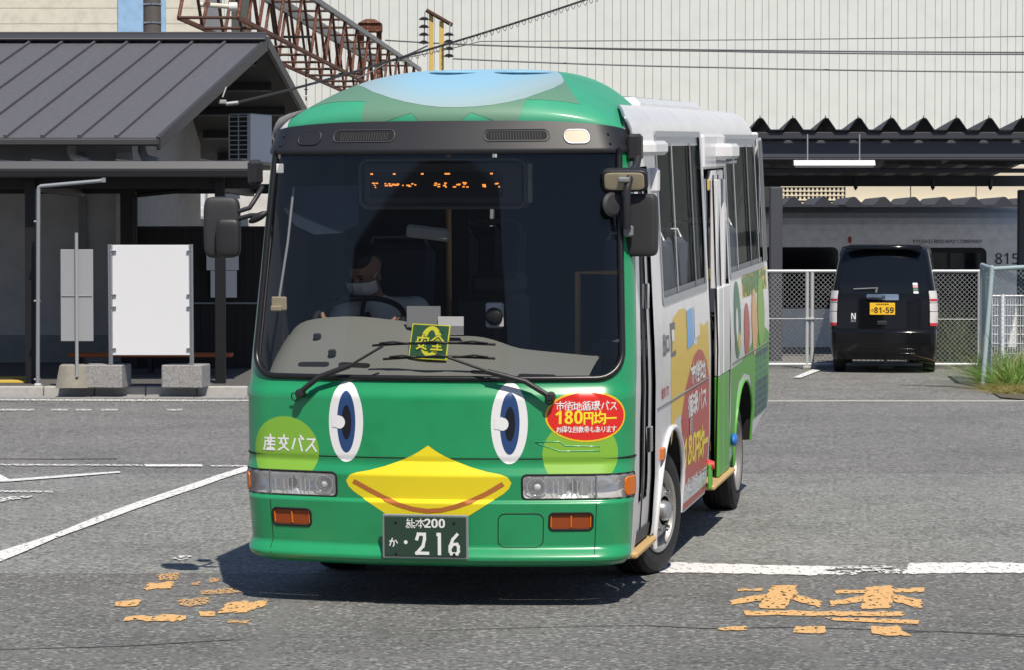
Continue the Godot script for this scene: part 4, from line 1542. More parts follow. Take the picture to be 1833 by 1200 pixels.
# ---------------------------------------------------------------- bodies from smooth capsules
func blob(bones: Array, cell: float, k: float) -> MB:
	# bones: [a, ra, b, rb]; joined by a smooth minimum and meshed with surface nets
	var lo := Vector3.ONE * INF
	var hi := -lo
	for q in bones:
		var m := maxf(q[1], q[3]) + cell * 2.0
		lo = lo.min(q[0] - Vector3.ONE * m).min(q[2] - Vector3.ONE * m)
		hi = hi.max(q[0] + Vector3.ONE * m).max(q[2] + Vector3.ONE * m)
	var n := Vector3i(((hi - lo) / cell).ceil()) + Vector3i.ONE
	var D := PackedFloat32Array()
	D.resize(n.x * n.y * n.z)
	D.fill(1.0)
	for q in bones:
		var a: Vector3 = q[0]
		var b: Vector3 = q[2]
		var ra: float = q[1]
		var rb: float = q[3]
		var pad := maxf(ra, rb) + k + cell * 2.0
		var i0 := Vector3i(((a.min(b) - Vector3.ONE * pad - lo) / cell).floor()).max(Vector3i.ZERO)
		var i1 := Vector3i(((a.max(b) + Vector3.ONE * pad - lo) / cell).ceil()).min(n - Vector3i.ONE)
		var ab := b - a
		var l2 := maxf(ab.length_squared(), 1e-9)
		for z in range(i0.z, i1.z + 1):
			for y in range(i0.y, i1.y + 1):
				for x in range(i0.x, i1.x + 1):
					var p := lo + Vector3(x, y, z) * cell
					var t := clampf((p - a).dot(ab) / l2, 0.0, 1.0)
					var d := (p - a - ab * t).length() - lerpf(ra, rb, t)
					var id := (z * n.y + y) * n.x + x
					var e := D[id]
					var h := maxf(k - absf(d - e), 0.0) / k
					D[id] = minf(d, e) - h * h * k * 0.25
	var vert := {}
	var b2 := MB.new()
	var P := PackedVector3Array()
	for z in n.z - 1:
		for y in n.y - 1:
			for x in n.x - 1:
				var id := (z * n.y + y) * n.x + x
				var s := 0
				for c in 8:
					if D[id + (c & 1) + ((c >> 1) & 1) * n.x + ((c >> 2) & 1) * n.x * n.y] < 0.0:
						s += 1
				if s == 0 or s == 8:
					continue
				var sum := Vector3.ZERO
				var cnt := 0
				for c in 8:
					for ax in 3:
						if (c >> ax) & 1:
							continue
						var c2 := c | (1 << ax)
						var d0 := D[id + (c & 1) + ((c >> 1) & 1) * n.x + ((c >> 2) & 1) * n.x * n.y]
						var d1 := D[id + (c2 & 1) + ((c2 >> 1) & 1) * n.x + ((c2 >> 2) & 1) * n.x * n.y]
						if (d0 < 0.0) != (d1 < 0.0):
							var p := Vector3(c & 1, (c >> 1) & 1, (c >> 2) & 1)
							p[ax] += d0 / (d0 - d1)
							sum += p
							cnt += 1
				vert[id] = P.size()
				P.append(lo + (Vector3(x, y, z) + sum / cnt) * cell)
	var F := PackedInt32Array()
	var N := PackedVector3Array()
	N.resize(P.size())
	var st := [1, n.x, n.x * n.y]
	for id in vert:
		for ax in 3:
			var j: int = id + st[ax]
			if j >= D.size() or (D[id] < 0.0) == (D[j] < 0.0):
				continue
			var u: int = st[(ax + 1) % 3]
			var w: int = st[(ax + 2) % 3]
			if not (vert.has(id - u) and vert.has(id - w) and vert.has(id - u - w)):
				continue
			var q := [vert[id], vert[id - u], vert[id - u - w], vert[id - w]]
			var g := (P[q[1]] - P[q[0]]).cross(P[q[2]] - P[q[0]])
			var o := Vector3.ZERO
			o[ax] = 1.0 if D[id] < 0.0 else -1.0
			if g.dot(o) < 0.0:
				g = -g
			for e in q:
				N[e] += g
			F.append_array([q[0], q[1], q[2], q[0], q[2], q[3]])
	for i in range(0, F.size(), 3):
		b2.tri(P[F[i]], P[F[i + 1]], P[F[i + 2]], N[F[i]].normalized(), N[F[i + 1]].normalized(), N[F[i + 2]].normalized())
	return b2

func make_driver(bus: Transform3D) -> void:
	var d := thing("person", "bus driver in white shirt and face mask turning the steering wheel", "person")
	d.transform = bus
	var hip := Vector3(-0.56, 1.0, -1.52)
	var chest := Vector3(-0.56, 1.40, -1.40)
	var neck := Vector3(-0.585, 1.555, -1.32)
	var head := Vector3(-0.625, 1.70, -1.25)
	var sr := Vector3(-0.76, 1.49, -1.37)
	var sl := Vector3(-0.36, 1.49, -1.38)
	var er := Vector3(-0.86, 1.27, -1.15)
	var el := Vector3(-0.28, 1.27, -1.15)
	var wr := Vector3(-0.775, 1.42, -0.90)
	var wl := Vector3(-0.36, 1.40, -0.92)
	var look := Vector3(-0.35, -0.45, 0.9).normalized()
	var right := look.cross(Vector3.UP).normalized()
	var hup := right.cross(look).normalized()
	# one continuous body: trunk, limbs, neck and head
	var body := [[hip, 0.14, chest, 0.13], [chest, 0.13, neck - Vector3(0, 0.03, 0), 0.075], [sr, 0.065, sl, 0.065], [neck - Vector3(0, 0.05, 0), 0.058, neck + Vector3(-0.02, 0.06, 0.03), 0.052],
		[sr, 0.055, er, 0.042], [er, 0.042, wr, 0.027], [sl, 0.055, el, 0.042], [el, 0.042, wl, 0.027],
		[hip + Vector3(-0.1, -0.05, 0.02), 0.095, Vector3(-0.74, 0.98, -1.02), 0.065], [hip + Vector3(0.1, -0.05, 0.02), 0.095, Vector3(-0.42, 0.98, -1.02), 0.065],
		[Vector3(-0.74, 0.98, -1.02), 0.06, Vector3(-0.74, 0.62, -0.9), 0.04], [Vector3(-0.42, 0.98, -1.02), 0.06, Vector3(-0.42, 0.62, -0.9), 0.04]]
	var b := blob(body, 0.016, 0.03)
	var hb := [[head + hup * 0.03, 0.088, head - look * 0.02 + hup * 0.04, 0.092], [head + look * 0.02 - hup * 0.05, 0.07, head + look * 0.035 - hup * 0.085, 0.045], [neck, 0.055, head - hup * 0.05 - look * 0.01, 0.055],
		[head + look * 0.085 + hup * 0.01, 0.012, head + look * 0.105 - hup * 0.025, 0.018], [head + right * 0.09 + hup * 0.015, 0.014, head + right * 0.092 - hup * 0.03, 0.012], [head - right * 0.09 + hup * 0.015, 0.014, head - right * 0.092 - hup * 0.03, 0.012],
		[head + look * 0.085 + right * 0.03 + hup * 0.03, 0.012, head + look * 0.085 - right * 0.03 + hup * 0.03, 0.012]]
	var h := blob(hb, 0.007, 0.02)
	b.v.append_array(h.v); b.n.append_array(h.n); b.uv.append_array(h.uv)
	for s in 2:
		var w := wr if s == 0 else wl
		var tip := Vector3(-0.745, 1.475, -0.80) if s == 0 else Vector3(-0.375, 1.455, -0.82)
		var dirv := (tip - w).normalized()
		var sd := dirv.cross(Vector3(0, 0.4, 1)).normalized()
		var hbns := [[w, 0.026, w + dirv * 0.07, 0.03]]
		for f in 4:
			var base := w + dirv * 0.075 + sd * (f - 1.5) * 0.019
			var mid := base + dirv * (0.038 - 0.003 * absf(f - 1.3)) + Vector3(0, 0.004, 0.006)
			hbns.append([base, 0.0095, mid, 0.009])
			hbns.append([mid, 0.009, mid + dirv * 0.018 + Vector3(0, -0.022, 0.01), 0.008])
		hbns.append([w + dirv * 0.02 + sd * 0.025, 0.012, w + dirv * 0.055 + sd * 0.055, 0.01])
		hbns.append([w + dirv * 0.055 + sd * 0.055, 0.01, w + dirv * 0.085 + sd * 0.05, 0.0085])
		var hm := blob(hbns, 0.006, 0.008)
		b.v.append_array(hm.v); b.n.append_array(hm.n); b.uv.append_array(hm.uv)
	part(d, "body", b, M.skin)
	var shirt := [[hip, 0.15, chest, 0.142], [chest, 0.142, neck - Vector3(0, 0.04, 0), 0.085], [sr, 0.077, sl, 0.077], [sr, 0.068, er + Vector3(0, 0.03, 0), 0.058], [sl, 0.068, el + Vector3(0, 0.03, 0), 0.058]]
	var sh := part(d, "shirt", blob(shirt, 0.016, 0.03), M.shirt)
	var tie := MB.new()
	tie.tube([neck + Vector3(-0.03, -0.07, 0.085), chest + Vector3(-0.02, 0.0, 0.16), chest + Vector3(-0.01, -0.2, 0.15)], 0.018, 6, false, 0.03)
	part(sh, "tie", tie, M.trousers)
	var tr := [[hip + Vector3(-0.09, -0.04, 0.0), 0.12, Vector3(-0.74, 0.98, -1.02), 0.08], [hip + Vector3(0.09, -0.04, 0.0), 0.12, Vector3(-0.42, 0.98, -1.02), 0.08], [Vector3(-0.74, 0.98, -1.02), 0.078, Vector3(-0.74, 0.64, -0.9), 0.06], [Vector3(-0.42, 0.98, -1.02), 0.078, Vector3(-0.42, 0.64, -0.9), 0.06]]
	part(d, "trousers", blob(tr, 0.02, 0.03), M.trousers)
	var hair := [[head + hup * 0.075 - look * 0.005, 0.075, head + hup * 0.055 - look * 0.045, 0.082], [head - look * 0.06 + hup * 0.02, 0.07, head - look * 0.06 - hup * 0.04, 0.05], [head + hup * 0.10 + look * 0.05 + right * 0.03, 0.03, head + hup * 0.10 + look * 0.05 - right * 0.03, 0.03]]
	part(d, "hair", blob(hair, 0.01, 0.03), M.hair)
	for s in [-1, 1]:
		var ey := MB.new()
		ey.ell(head + look * 0.088 + right * 0.034 * s + hup * 0.012, Vector3(0.013, 0.007, 0.008), Basis(right, hup, look))
		part(d, "eye", ey, M.hair)
		ey = MB.new()
		ey.ell(head + look * 0.094 + right * 0.036 * s + hup * 0.034, Vector3(0.02, 0.005, 0.008), Basis(right, hup, look))
		part(d, "eyebrow", ey, M.hair)
	var mk := MB.new()
	var grid := []
	for i in 7:
		var row := []
		for j in 6:
			var a := lerpf(-1.15, 1.15, i / 6.0)
			var v := lerpf(0.008, -0.108, j / 5.0)
			var rr := 0.100 + 0.036 * pow(maxf(cos(a), 0.0), 1.5) * (1.0 - absf(j - 1.5) / 5.0) - (0.016 * (j - 3) / 2.0 if j > 3 else 0.0)
			row.append(head + (look * cos(a) + right * sin(a)) * rr + hup * (v + 0.02 * absf(a) * (1 if j == 5 else -1 if j == 0 else 0)))
		grid.append(row)
	for i in 6:
		for j in 5:
			mk.quad(grid[i][j], grid[i + 1][j], grid[i + 1][j + 1], grid[i][j + 1], grid[i][j] - head)
	for s in [-1, 1]:
		mk.tube([head + (look * cos(1.15) + right * s * sin(1.15)) * 0.095, head + right * s * 0.1 + hup * 0.02], 0.003, 4)
	part(d, "face_mask", mk, M.mask_cloth)

# ---------------------------------------------------------------- the bus
var B := Shell.new()
var BU := []  # where the front of the bus is cut, across and up
var BV := []
const SIDE_HW := [0.2, 1.01, 0.33, 1.03, 0.6, 1.047, 1.1, 1.052, 1.3, 1.047, 2.46, 0.992]

func bf(s: float, y: float) -> Vector3:
	return B.front(s, y)
func bs_right(t: float, y: float) -> Vector3:  # the door side; t runs back from the front
	return Vector3(B.look(SIDE_HW, y), y, -t)
func bs_left(t: float, y: float) -> Vector3:   # the far side, t counted negative so that the normal looks out
	return Vector3(-B.look(SIDE_HW, y), y, t)
func band_top(s: float) -> float:
	return 2.545 - 0.062 * pow(absf(s) / B.st, 4.0)
func bcap(s: float, v: float) -> Vector3:
	var b := B.front(s, band_top(s))
	var xe := b.x * 0.9
	var yt := 2.85 - 0.3 * pow(absf(xe) / 0.9, 4.0)
	var a := v * PI / 2
	var k := sin(a)
	return Vector3(b.x * (1.0 - 0.1 * v), b.y + (yt - b.y) * (pow(k, 0.85) if k > 0.0 else 0.0), b.z + (-1.8 - b.z) * (1.0 - cos(a)))

func tire_wheel(parent: Node3D, called: String, centre: Vector3, turn: float, outward: float, deep: bool) -> void:
	var w := Node3D.new()
	w.name = called
	parent.add_child(w, true)
	w.position = centre
	w.rotation = Vector3(0, turn, 0)
	var bs := Basis(Vector3(0, 0, 1), -PI / 2 * outward)
	var t := MB.new()
	t.lathe([Vector2(0.235, -0.22), Vector2(0.30, -0.222), Vector2(0.345, -0.215), Vector2(0.366, -0.19), Vector2(0.370, -0.11), Vector2(0.366, -0.03), Vector2(0.345, -0.006), Vector2(0.30, 0.002), Vector2(0.262, -0.002), Vector2(0.24, -0.012), Vector2(0.232, -0.03)], Vector3.ZERO, bs, 48)
	for k in 3:
		t.lathe([Vector2(0.3695, -0.08 - k * 0.03), Vector2(0.3735, -0.082 - k * 0.03), Vector2(0.3735, -0.098 - k * 0.03), Vector2(0.3695, -0.10 - k * 0.03)], Vector3.ZERO, bs, 48)
	part(w, "tyre", t, M.rubber)
	var r := MB.new()
	if deep:
		r.lathe([Vector2(0.243, -0.004), Vector2(0.238, 0.004), Vector2(0.226, -0.006), Vector2(0.212, -0.03), Vector2(0.2, -0.10), Vector2(0.165, -0.125), Vector2(0.10, -0.13), Vector2(0.085, -0.12), Vector2(0.08, -0.03), Vector2(0.06, -0.02), Vector2(0, -0.02)], Vector3.ZERO, bs, 40)
	else:
		r.lathe([Vector2(0.243, -0.004), Vector2(0.238, 0.004), Vector2(0.226, -0.006), Vector2(0.216, -0.03), Vector2(0.205, -0.055), Vector2(0.17, -0.03), Vector2(0.13, 0.012), Vector2(0.098, 0.02), Vector2(0.085, 0.028)], Vector3.ZERO, bs, 40)
	part(w, "rim", r, M.rim_steel)
	if not deep:
		var hub := MB.new()
		hub.lathe([Vector2(0.062, 0.02), Vector2(0.055, 0.045), Vector2(0.045, 0.056), Vector2(0.02, 0.06), Vector2(0, 0.06)], Vector3.ZERO, bs, 24)
		part(w, "hub_cap", hub, M.alu)
		var holes := MB.new()
		for k in 8:
			var a := TAU * k / 8
			var d := bs * Vector3(cos(a), 0, sin(a))
			holes.lathe([Vector2(0.028, 0), Vector2(0, 0.004)], d * 0.168 + bs * Vector3(0, -0.024, 0), Basis(bs.x, (bs * Vector3(0, 1, 0)), bs.z), 10)
		part(w, "hand_hole", holes, M.vent_black)
	var nuts := MB.new()
	for k in 6:
		var a := TAU * (k + 0.5) / 6
		var d := bs * Vector3(cos(a), 0, sin(a))
		nuts.lathe([Vector2(0.013, -0.01), Vector2(0.013, 0.024), Vector2(0, 0.026)], d * 0.115 + bs * Vector3(0, -0.13 if deep else 0.012, 0), bs, 6)
	part(w, "wheel_nuts", nuts, M.stainless)

func make_bus() -> void:
	B.setup([0.215, -0.05, 0.235, 0.0, 0.255, 0.026, 0.28, 0.030, 0.30, 0.014, 0.335, -0.022, 0.56, -0.006, 0.572, -0.022, 0.70, -0.010, 0.77, -0.040, 0.80, -0.036, 1.125, -0.050, 1.18, -0.085, 1.25, -0.103, 2.38, -0.360, 2.40, -0.345, 2.54, -0.400, 2.62, -0.430],
		[0.215, 0.99, 0.255, 1.03, 0.28, 1.036, 0.335, 1.03, 0.6, 1.047, 1.1, 1.052, 1.3, 1.047, 2.38, 0.992, 2.54, 0.94, 2.62, 0.90], 3.2, 0.85)
	var bus := thing("minibus", "green minibus with a duck face painted on its front and an open side door", "bus")
	var yaw := -atan(1053.5 / FOC)
	bus.transform = Transform3D(Basis(Vector3.UP, yaw) * Basis(Vector3.RIGHT, deg_to_rad(1.8)), Vector3(-0.442, 0, -16.05))
	var ST := B.st
	var DR := B.drop
	var G = M.bus_green
	var WH = M.bus_white
	BU = span(-ST, -B.sa, 0.016) + span(-B.sa, B.sa, 0.05).slice(1) + span(B.sa, ST, 0.016).slice(1)
	BV = span(0.215, 0.778, 0.05, [0.235, 0.255, 0.28, 0.30, 0.335, 0.56, 0.572, 0.70, 0.77]) + span(0.785, 2.39, 0.06, [0.80, 1.125, 1.18, 1.25])
	var us := BU
	# --- front panels
	var lampl := round_rect(-ST - 0.02, 0.572, -0.477, 0.700, 0.03)
	var lampr := round_rect(0.477, 0.572, ST + 0.02, 0.700, 0.03)
	var fogl := round_rect(-0.842, 0.412, -0.625, 0.500, 0.022)
	var fogr := round_rect(0.617, 0.412, 0.836, 0.500, 0.022)
	var low := patch(poly([-ST, 0.215, ST, 0.215, ST, 0.778, -ST, 0.778]), [lampl, lampr, fogl, fogr], bf, us, BV.filter(func(y): return y < 0.779))
	var bump := part(bus, "front_bumper", low, G)
	for s in [-1, 1]:
		var sm := MB.new()
		var pts := []
		for i in 14:
			pts.append(bf(s * 0.852, lerpf(0.24, 0.57, i / 13.0)) + Vector3(0, 0, 0.0005))
		sm.tube(pts, 0.0022, 4)
		part(bump, "panel_seam", sm, M.vent_black)
	part(bump, "tow_cover", ring_on(round_rect(0.36, 0.322, 0.588, 0.498, 0.035), bf, 0.0025), M.vent_black)
	var wso := round_rect(-0.985, 1.185, 0.985, 2.50, 0.15, 8)
	var wsi := round_rect(-0.962, 1.210, 0.962, 2.50, 0.13, 8)
	var up := patch(poly([-ST, 0.785, ST, 0.785, ST, 2.39, -ST, 2.39]), [wso], bf, us, BV.filter(func(y): return y > 0.784 and y < 2.391))
	part(bus, "front_panel", up, G)
	var gap := MB.new()
	var gp := []
	for u in us:
		gp.append(bf(u, 0.7815) - Vector3(0, 0, 0.006))
	gap.tube(gp, 0.007, 6)
	part(bus, "belt_seam", gap, M.vent_black)
	# --- windscreen
	part(bus, "windscreen", patch(wsi, [], bf, us, span(1.18, 2.40, 0.06, [1.25]), -0.004), M.glass_front)
	var gk := MB.new()
	var mid := round_rect(-0.974, 1.196, 0.974, 2.50, 0.14, 10)
	var path := []
	for i in mid.size():
		var a := mid[i]
		var c := mid[(i + 1) % mid.size()]
		var n := maxi(1, int((c - a).length() / 0.05))
		for k in n:
			var e := a.lerp(c, float(k) / n)
			if e.y < 2.41:
				path.append(e)
	# the path starts on the right; rotate it so that it runs from top right over the sill to top left
	var st0 := 0
	for i in path.size():
		if path[i].x > 0.9 and path[i].y > path[st0].y:
			st0 = i
	var ordered := []
	for p in path:
		ordered.append(p)
	ordered.sort_custom(func(p, q): return _gasket_key(p) < _gasket_key(q))
	var gpts := []
	for p in ordered:
		gpts.append(bf(p.x, p.y) + normal_of(bf, p) * 0.004)
	gk.tube(gpts, 0.017, 8)
	part(bus, "windscreen_gasket", gk, M.gasket)
	# --- black band over the windscreen
	var bout := PackedVector2Array([Vector2(-ST, 2.382), Vector2(ST, 2.382)])
	for i in range(us.size() - 1, -1, -1):
		bout.append(Vector2(us[i], band_top(us[i]) + 0.002))
	var band := patch(bout, [], bf, us, span(2.382, 2.548, 0.045, [2.40, 2.54]), 0.012)
	for e in [0, 1]:
		for i in us.size() - 1:
			var p := Vector2(us[i], 2.382 if e == 0 else band_top(us[i]) + 0.002)
			var q := Vector2(us[i + 1], 2.382 if e == 0 else band_top(us[i + 1]) + 0.002)
			var a := bf(p.x, p.y)
			var c := bf(q.x, q.y)
			band.quad(a + normal_of(bf, p) * 0.012, c + normal_of(bf, q) * 0.012, c, a, Vector3(0, 1 if e == 1 else -1, 0.2))
	var bp := part(bus, "brow_band", band, M.band_grey)
	for s in [-1, 1]:
		var vr := round_rect(s * 0.43 - 0.168, 2.446, s * 0.43 + 0.168, 2.492, 0.022)
		var vt := part(bp, "air_vent", film(vr, bf, 0.0135), M.vent_black)
		vt.set_meta("label", "right air vent slot" if s > 0 else "left air vent slot")
		var fr := ring_on(round_rect(s * 0.43 - 0.18, 2.438, s * 0.43 + 0.18, 2.50, 0.03), bf, 0.004, 0.013)
		for k in 19:
			var u: float = s * 0.43 - 0.135 + k * 0.015
			fr.tube([bf(u, 2.448) + Vector3(0, 0, 0.016), bf(u, 2.490) + Vector3(0, 0, 0.016)], 0.0022, 4)
		part(bp, "vent_frame", fr, M.vent_rim)
		var lr := round_rect(s * 0.757 - 0.068, 2.424, s * 0.757 + 0.068, 2.494, 0.033)
		part(bp, "marker_lamp", film(lr, bf, 0.017), M.lamp_cream if s > 0 else M.band_grey)
		part(bp, "marker_frame", ring_on(lr, bf, 0.006, 0.013), M.band_grey if s < 0 else M.alu)
		for y in [2.42, 2.47]:
			var bo := MB.new()
			bo.ell(bf(s * 0.93, y) + normal_of(bf, Vector2(s * 0.93, y)) * 0.013, Vector3.ONE * 0.008)
			part(bp, "bolt", bo, M.vent_black)
	# --- roof cap and its art
	var cap := patch(poly([-ST, 0.0, ST, 0.0, ST, 1.0, -ST, 1.0]), [], bcap, us, span(0.0, 1.0, 0.04))
	var cp := part(bus, "roof_cap", cap, M.bus_cap_green)
	part(cp, "olive_print", film(poly([-0.86, 0.30, -0.714, 0.645, -0.5, 0.9, 0.5, 0.9, 0.678, 0.532, 0.795, 0.259, 0.489, 0.223, 0.446, 0.004, 0.310, 0.004, 0.176, 0.077, 0.119, 0.004, -0.124, 0.004, -0.170, 0.076, -0.324, 0.004, -0.467, 0.004, -0.474, 0.217]), bcap, 0.0012, 0.04), M.olive)
	part(cp, "blue_print", film(poly([-0.66, 0.80, -0.690, 0.68, -0.640, 0.53, -0.463, 0.338, -0.322, 0.241, -0.22, 0.19, -0.102, 0.150, 0.0, 0.130, 0.098, 0.127, 0.2, 0.133, 0.292, 0.150, 0.39, 0.185, 0.478, 0.236, 0.56, 0.33, 0.616, 0.42, 0.645, 0.53, 0.637, 0.61, 0.578, 0.75, 0.5, 0.88, -0.5, 0.95]), bcap, 0.0024, 0.04), M.cap_blue)
	for s in [-1, 1]:
		part(cp, "white_corner", film(poly([s * 1.075, 0.0, s * ST, 0.0, s * ST, 0.6, s * 1.09, 0.5] if s > 0 else [s * ST, 0.0, s * 0.94, 0.0, s * 0.97, 0.3, s * 1.0, 0.55, s * ST, 0.6]), bcap, 0.0036, 0.02), WH)
	for s in [-0.1, 0.32]:
		var hu := MB.new()
		hu.ell(bcap(s, 0.78) + Vector3(0, -0.012, 0), Vector3(0.17, 0.02, 0.3), Basis(), 16, 8)
		part(cp, "roof_hump", hu, M.hump_blue)
	# --- body shell: roof and both sides
	var prof := []
	for i in 9:
		var a := i / 8.0 * 1.35
		prof.append(Vector2(0.992 - 0.2 * (1.0 - cos(a)), 2.46 + 0.185 * sin(a)))
	prof.append(Vector2(0.55, 2.675)); prof.append(Vector2(0.0, 2.695))
	for i in range(prof.size() - 2, -1, -1):
		prof.append(Vector2(-prof[i].x, prof[i].y))
	var roof := MB.new()
	var zs := span(0.0, 1.0, 0.1)
	var rp := func(i: int, k: float):
		var q: Vector2 = prof[i]
		var z0 := -0.645 - 1.0 * clampf((0.945 - absf(q.x)) / 0.2, 0.0, 1.0)
		var z := lerpf(z0, -7.0, k)
		var dd := clampf((-6.75 - z) / 0.25, 0.0, 1.0)
		return Vector3(q.x * (1.0 - 0.06 * dd * dd), q.y - 0.07 * dd * dd * (1.0 if q.y > 2.6 else 0.3), z)
	for i in prof.size() - 1:
		for k in zs.size() - 1:
			var P := [rp.call(i, zs[k]), rp.call(i + 1, zs[k]), rp.call(i + 1, zs[k + 1]), rp.call(i, zs[k + 1])]
			var N := []
			for e in [i, i + 1]:
				var a: Vector2 = prof[maxi(0, e - 1)]
				var c: Vector2 = prof[mini(prof.size() - 1, e + 1)]
				var d := (c - a).normalized()
				var nn := Vector3(d.y, -d.x, 0)
				N.append(nn if nn.dot(Vector3(prof[e].x, prof[e].y - 2.0, 0)) > 0.0 else -nn)
			roof.tri(P[0], P[1], P[2], N[0], N[1], N[1]); roof.tri(P[0], P[2], P[3], N[0], N[1], N[0])
	var rf := part(bus, "roof", roof, WH)
	var rs := MB.new()
	var rsp := []
	for i in 12:
		var a := i / 11.0 * 1.2
		rsp.append(Vector3(0.990 - 0.2 * (1.0 - cos(a)), 2.455 + 0.19 * sin(a), -0.645 - 0.9 * clampf((0.945 - (0.988 - 0.2 * (1.0 - cos(a)))) / 0.2, 0.0, 1.0)))
	rs.tube(rsp, 0.008, 6)
	part(rf, "roof_seal", rs, M.alu)
	var hatch := MB.new()
	hatch.bx(Vector3(0.1, 2.655, -4.0), Vector3(1.3, 0.09, 2.9), 0.035)
	part(rf, "roof_unit", hatch, WH)
	hatch = MB.new()
	for k in 2:
		hatch.bx(Vector3(0.35, 2.703, -3.3 - k * 1.35), Vector3(0.6, 0.012, 1.1), 0.004)
	part(rf, "roof_grille", hatch, M.dash)
	# front edge of a side follows the rounded corner
	var edge := []
	for y in span(0.235, 2.46, 0.06, [0.255, 0.28, 0.30, 0.335, 0.56, 0.572, 0.70, 0.77, 0.80, 1.125, 1.18, 1.25, 2.38]):
		edge.append(Vector2(DR - B.look(B.zc, y), y))
	var arch := func(c: float, w: float, top: float, base: float):
		var p := []
		for i in 15:
			var a := PI * i / 14.0
			p.append(Vector2(c - w * cos(a), base + (top - base) * pow(sin(a), 0.75)))
		return p
	var fa: Array = arch.call(1.76, 0.52, 0.80, 0.25)
	var ra: Array = arch.call(5.38, 0.50, 0.79, 0.33)
	var side_outline := func(sg: float):
		var o := []
		for e in edge:
			o.append(e)
		o.append(Vector2(6.98, 2.46)); o.append(Vector2(6.98, 0.5))
		var bottom := [Vector2(6.6, 0.44)]
		for i in range(ra.size() - 1, -1, -1):
			bottom.append(ra[i])
		bottom.append(Vector2(4.6, 0.22)); bottom.append(Vector2(2.5, 0.22))
		for i in range(fa.size() - 1, -1, -1):
			bottom.append(fa[i])
		bottom.append(Vector2(1.2, 0.262))
		o.append_array(bottom)
		var p := PackedVector2Array()
		for e in o:
			p.append(Vector2(e.x * sg, e.y))
		return p
	var door := poly([0.485, 0.20, 0.50, 0.9, 0.57, 1.3, 0.79, 2.30, 1.13, 2.30, 1.10, 1.3, 1.09, 0.20])
	var w1 := round_rect(1.50, 1.53, 3.43, 2.485, 0.03, 3)
	var cd := poly([3.50, 0.20, 3.56, 2.27, 4.62, 2.27, 4.56, 0.20])
	var w2 := round_rect(4.70, 1.535, 6.74, 2.47, 0.03, 3)
	var so: PackedVector2Array = side_outline.call(1.0)
	var vcuts := span(0.20, 2.46, 0.08, [0.33, 0.6, 1.1, 1.3, 2.46])
	var rside := part(bus, "right_hand_side", patch(so, [door, w1, cd, w2], bs_right, span(0.3, 6.98, 0.25), vcuts), WH)
	rside.name = "door_side_wall"
	var solid: PackedVector2Array = side_outline.call(-1.0)
	var lw := []
	for k in 3:
		lw.append(round_rect(-3.1 - k * 1.85, 1.53, -1.35 - k * 1.85, 2.42, 0.04, 3))
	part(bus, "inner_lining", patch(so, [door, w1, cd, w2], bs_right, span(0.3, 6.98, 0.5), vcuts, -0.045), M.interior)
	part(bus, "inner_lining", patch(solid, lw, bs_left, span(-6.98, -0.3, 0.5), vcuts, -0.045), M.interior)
	var lside := part(bus, "far_side_wall", patch(solid, lw, bs_left, span(-6.98, -0.3, 0.25), vcuts), WH)
	for k in 3:
		part(lside, "window_pane", film(lw[k], bs_left, -0.012, 0.4), M.dark_blind)
		part(lside, "window_frame", ring_on(lw[k], bs_left, 0.006), M.alu)
	# rear
	var back := MB.new()
	for q in [[0.40, 1.53], [2.32, 2.50]]:
		back.bx(Vector3(0, (q[0] + q[1]) / 2, -6.97), Vector3(1.94, q[1] - q[0], 0.05), 0.01)
	for s in [-1, 1]:
		back.bx(Vector3(s * 0.86, 1.925, -6.97), Vector3(0.24, 0.79, 0.05), 0.01)
	part(bus, "rear_wall", back, WH)
	back = MB.new()
	back.bx(Vector3(0, 1.925, -6.975), Vector3(1.48, 0.79, 0.006))
	part(bus, "rear_window", back, M.glass_side)
	# --- wheels
	var inv := bus.transform.affine_inverse()
	var fw := bus.transform * Vector3(0.975, 0.3, -1.78)
	var rw := bus.transform * Vector3(1.005, 0.25, -5.36)
	var fl := inv * Vector3(fw.x, rise(-fw.z) + 0.368, fw.z)
	var rl := inv * Vector3(rw.x, rise(-rw.z) + 0.368, rw.z)
	tire_wheel(bus, "front_wheel", Vector3(0.975, fl.y, -1.78), deg_to_rad(-14.0), 1.0, false)
	tire_wheel(bus, "front_wheel", Vector3(-0.975, fl.y, -1.78), deg_to_rad(-14.0), -1.0, false)
	tire_wheel(bus, "rear_wheel", Vector3(1.005, rl.y, -5.36), 0.0, 1.0, true)
	tire_wheel(bus, "rear_wheel", Vector3(-1.005, rl.y, -5.36), 0.0, -1.0, true)
	# underbody and arch liners
	var ub := MB.new()
	ub.bx(Vector3(0, 0.50, -0.82), Vector3(1.75, 0.30, 0.8), 0.05)
	ub.bx(Vector3(0, 0.62, -3.5), Vector3(1.50, 0.25, 6.4), 0.03)
	ub.bx(Vector3(0, 0.38, -3.55), Vector3(1.94, 0.26, 2.1), 0.03)
	ub.bx(Vector3(0, 0.5, -6.35), Vector3(1.9, 0.3, 1.0), 0.05)
	ub.tube([Vector3(-0.85, 0.3, -1.8), Vector3(0.85, 0.3, -1.8)], 0.06, 8)
	ub.tube([Vector3(-0.9, 0.27, -5.36), Vector3(0.9, 0.27, -5.36)], 0.09, 8)
	part(bus, "underbody", ub, M.vent_black)
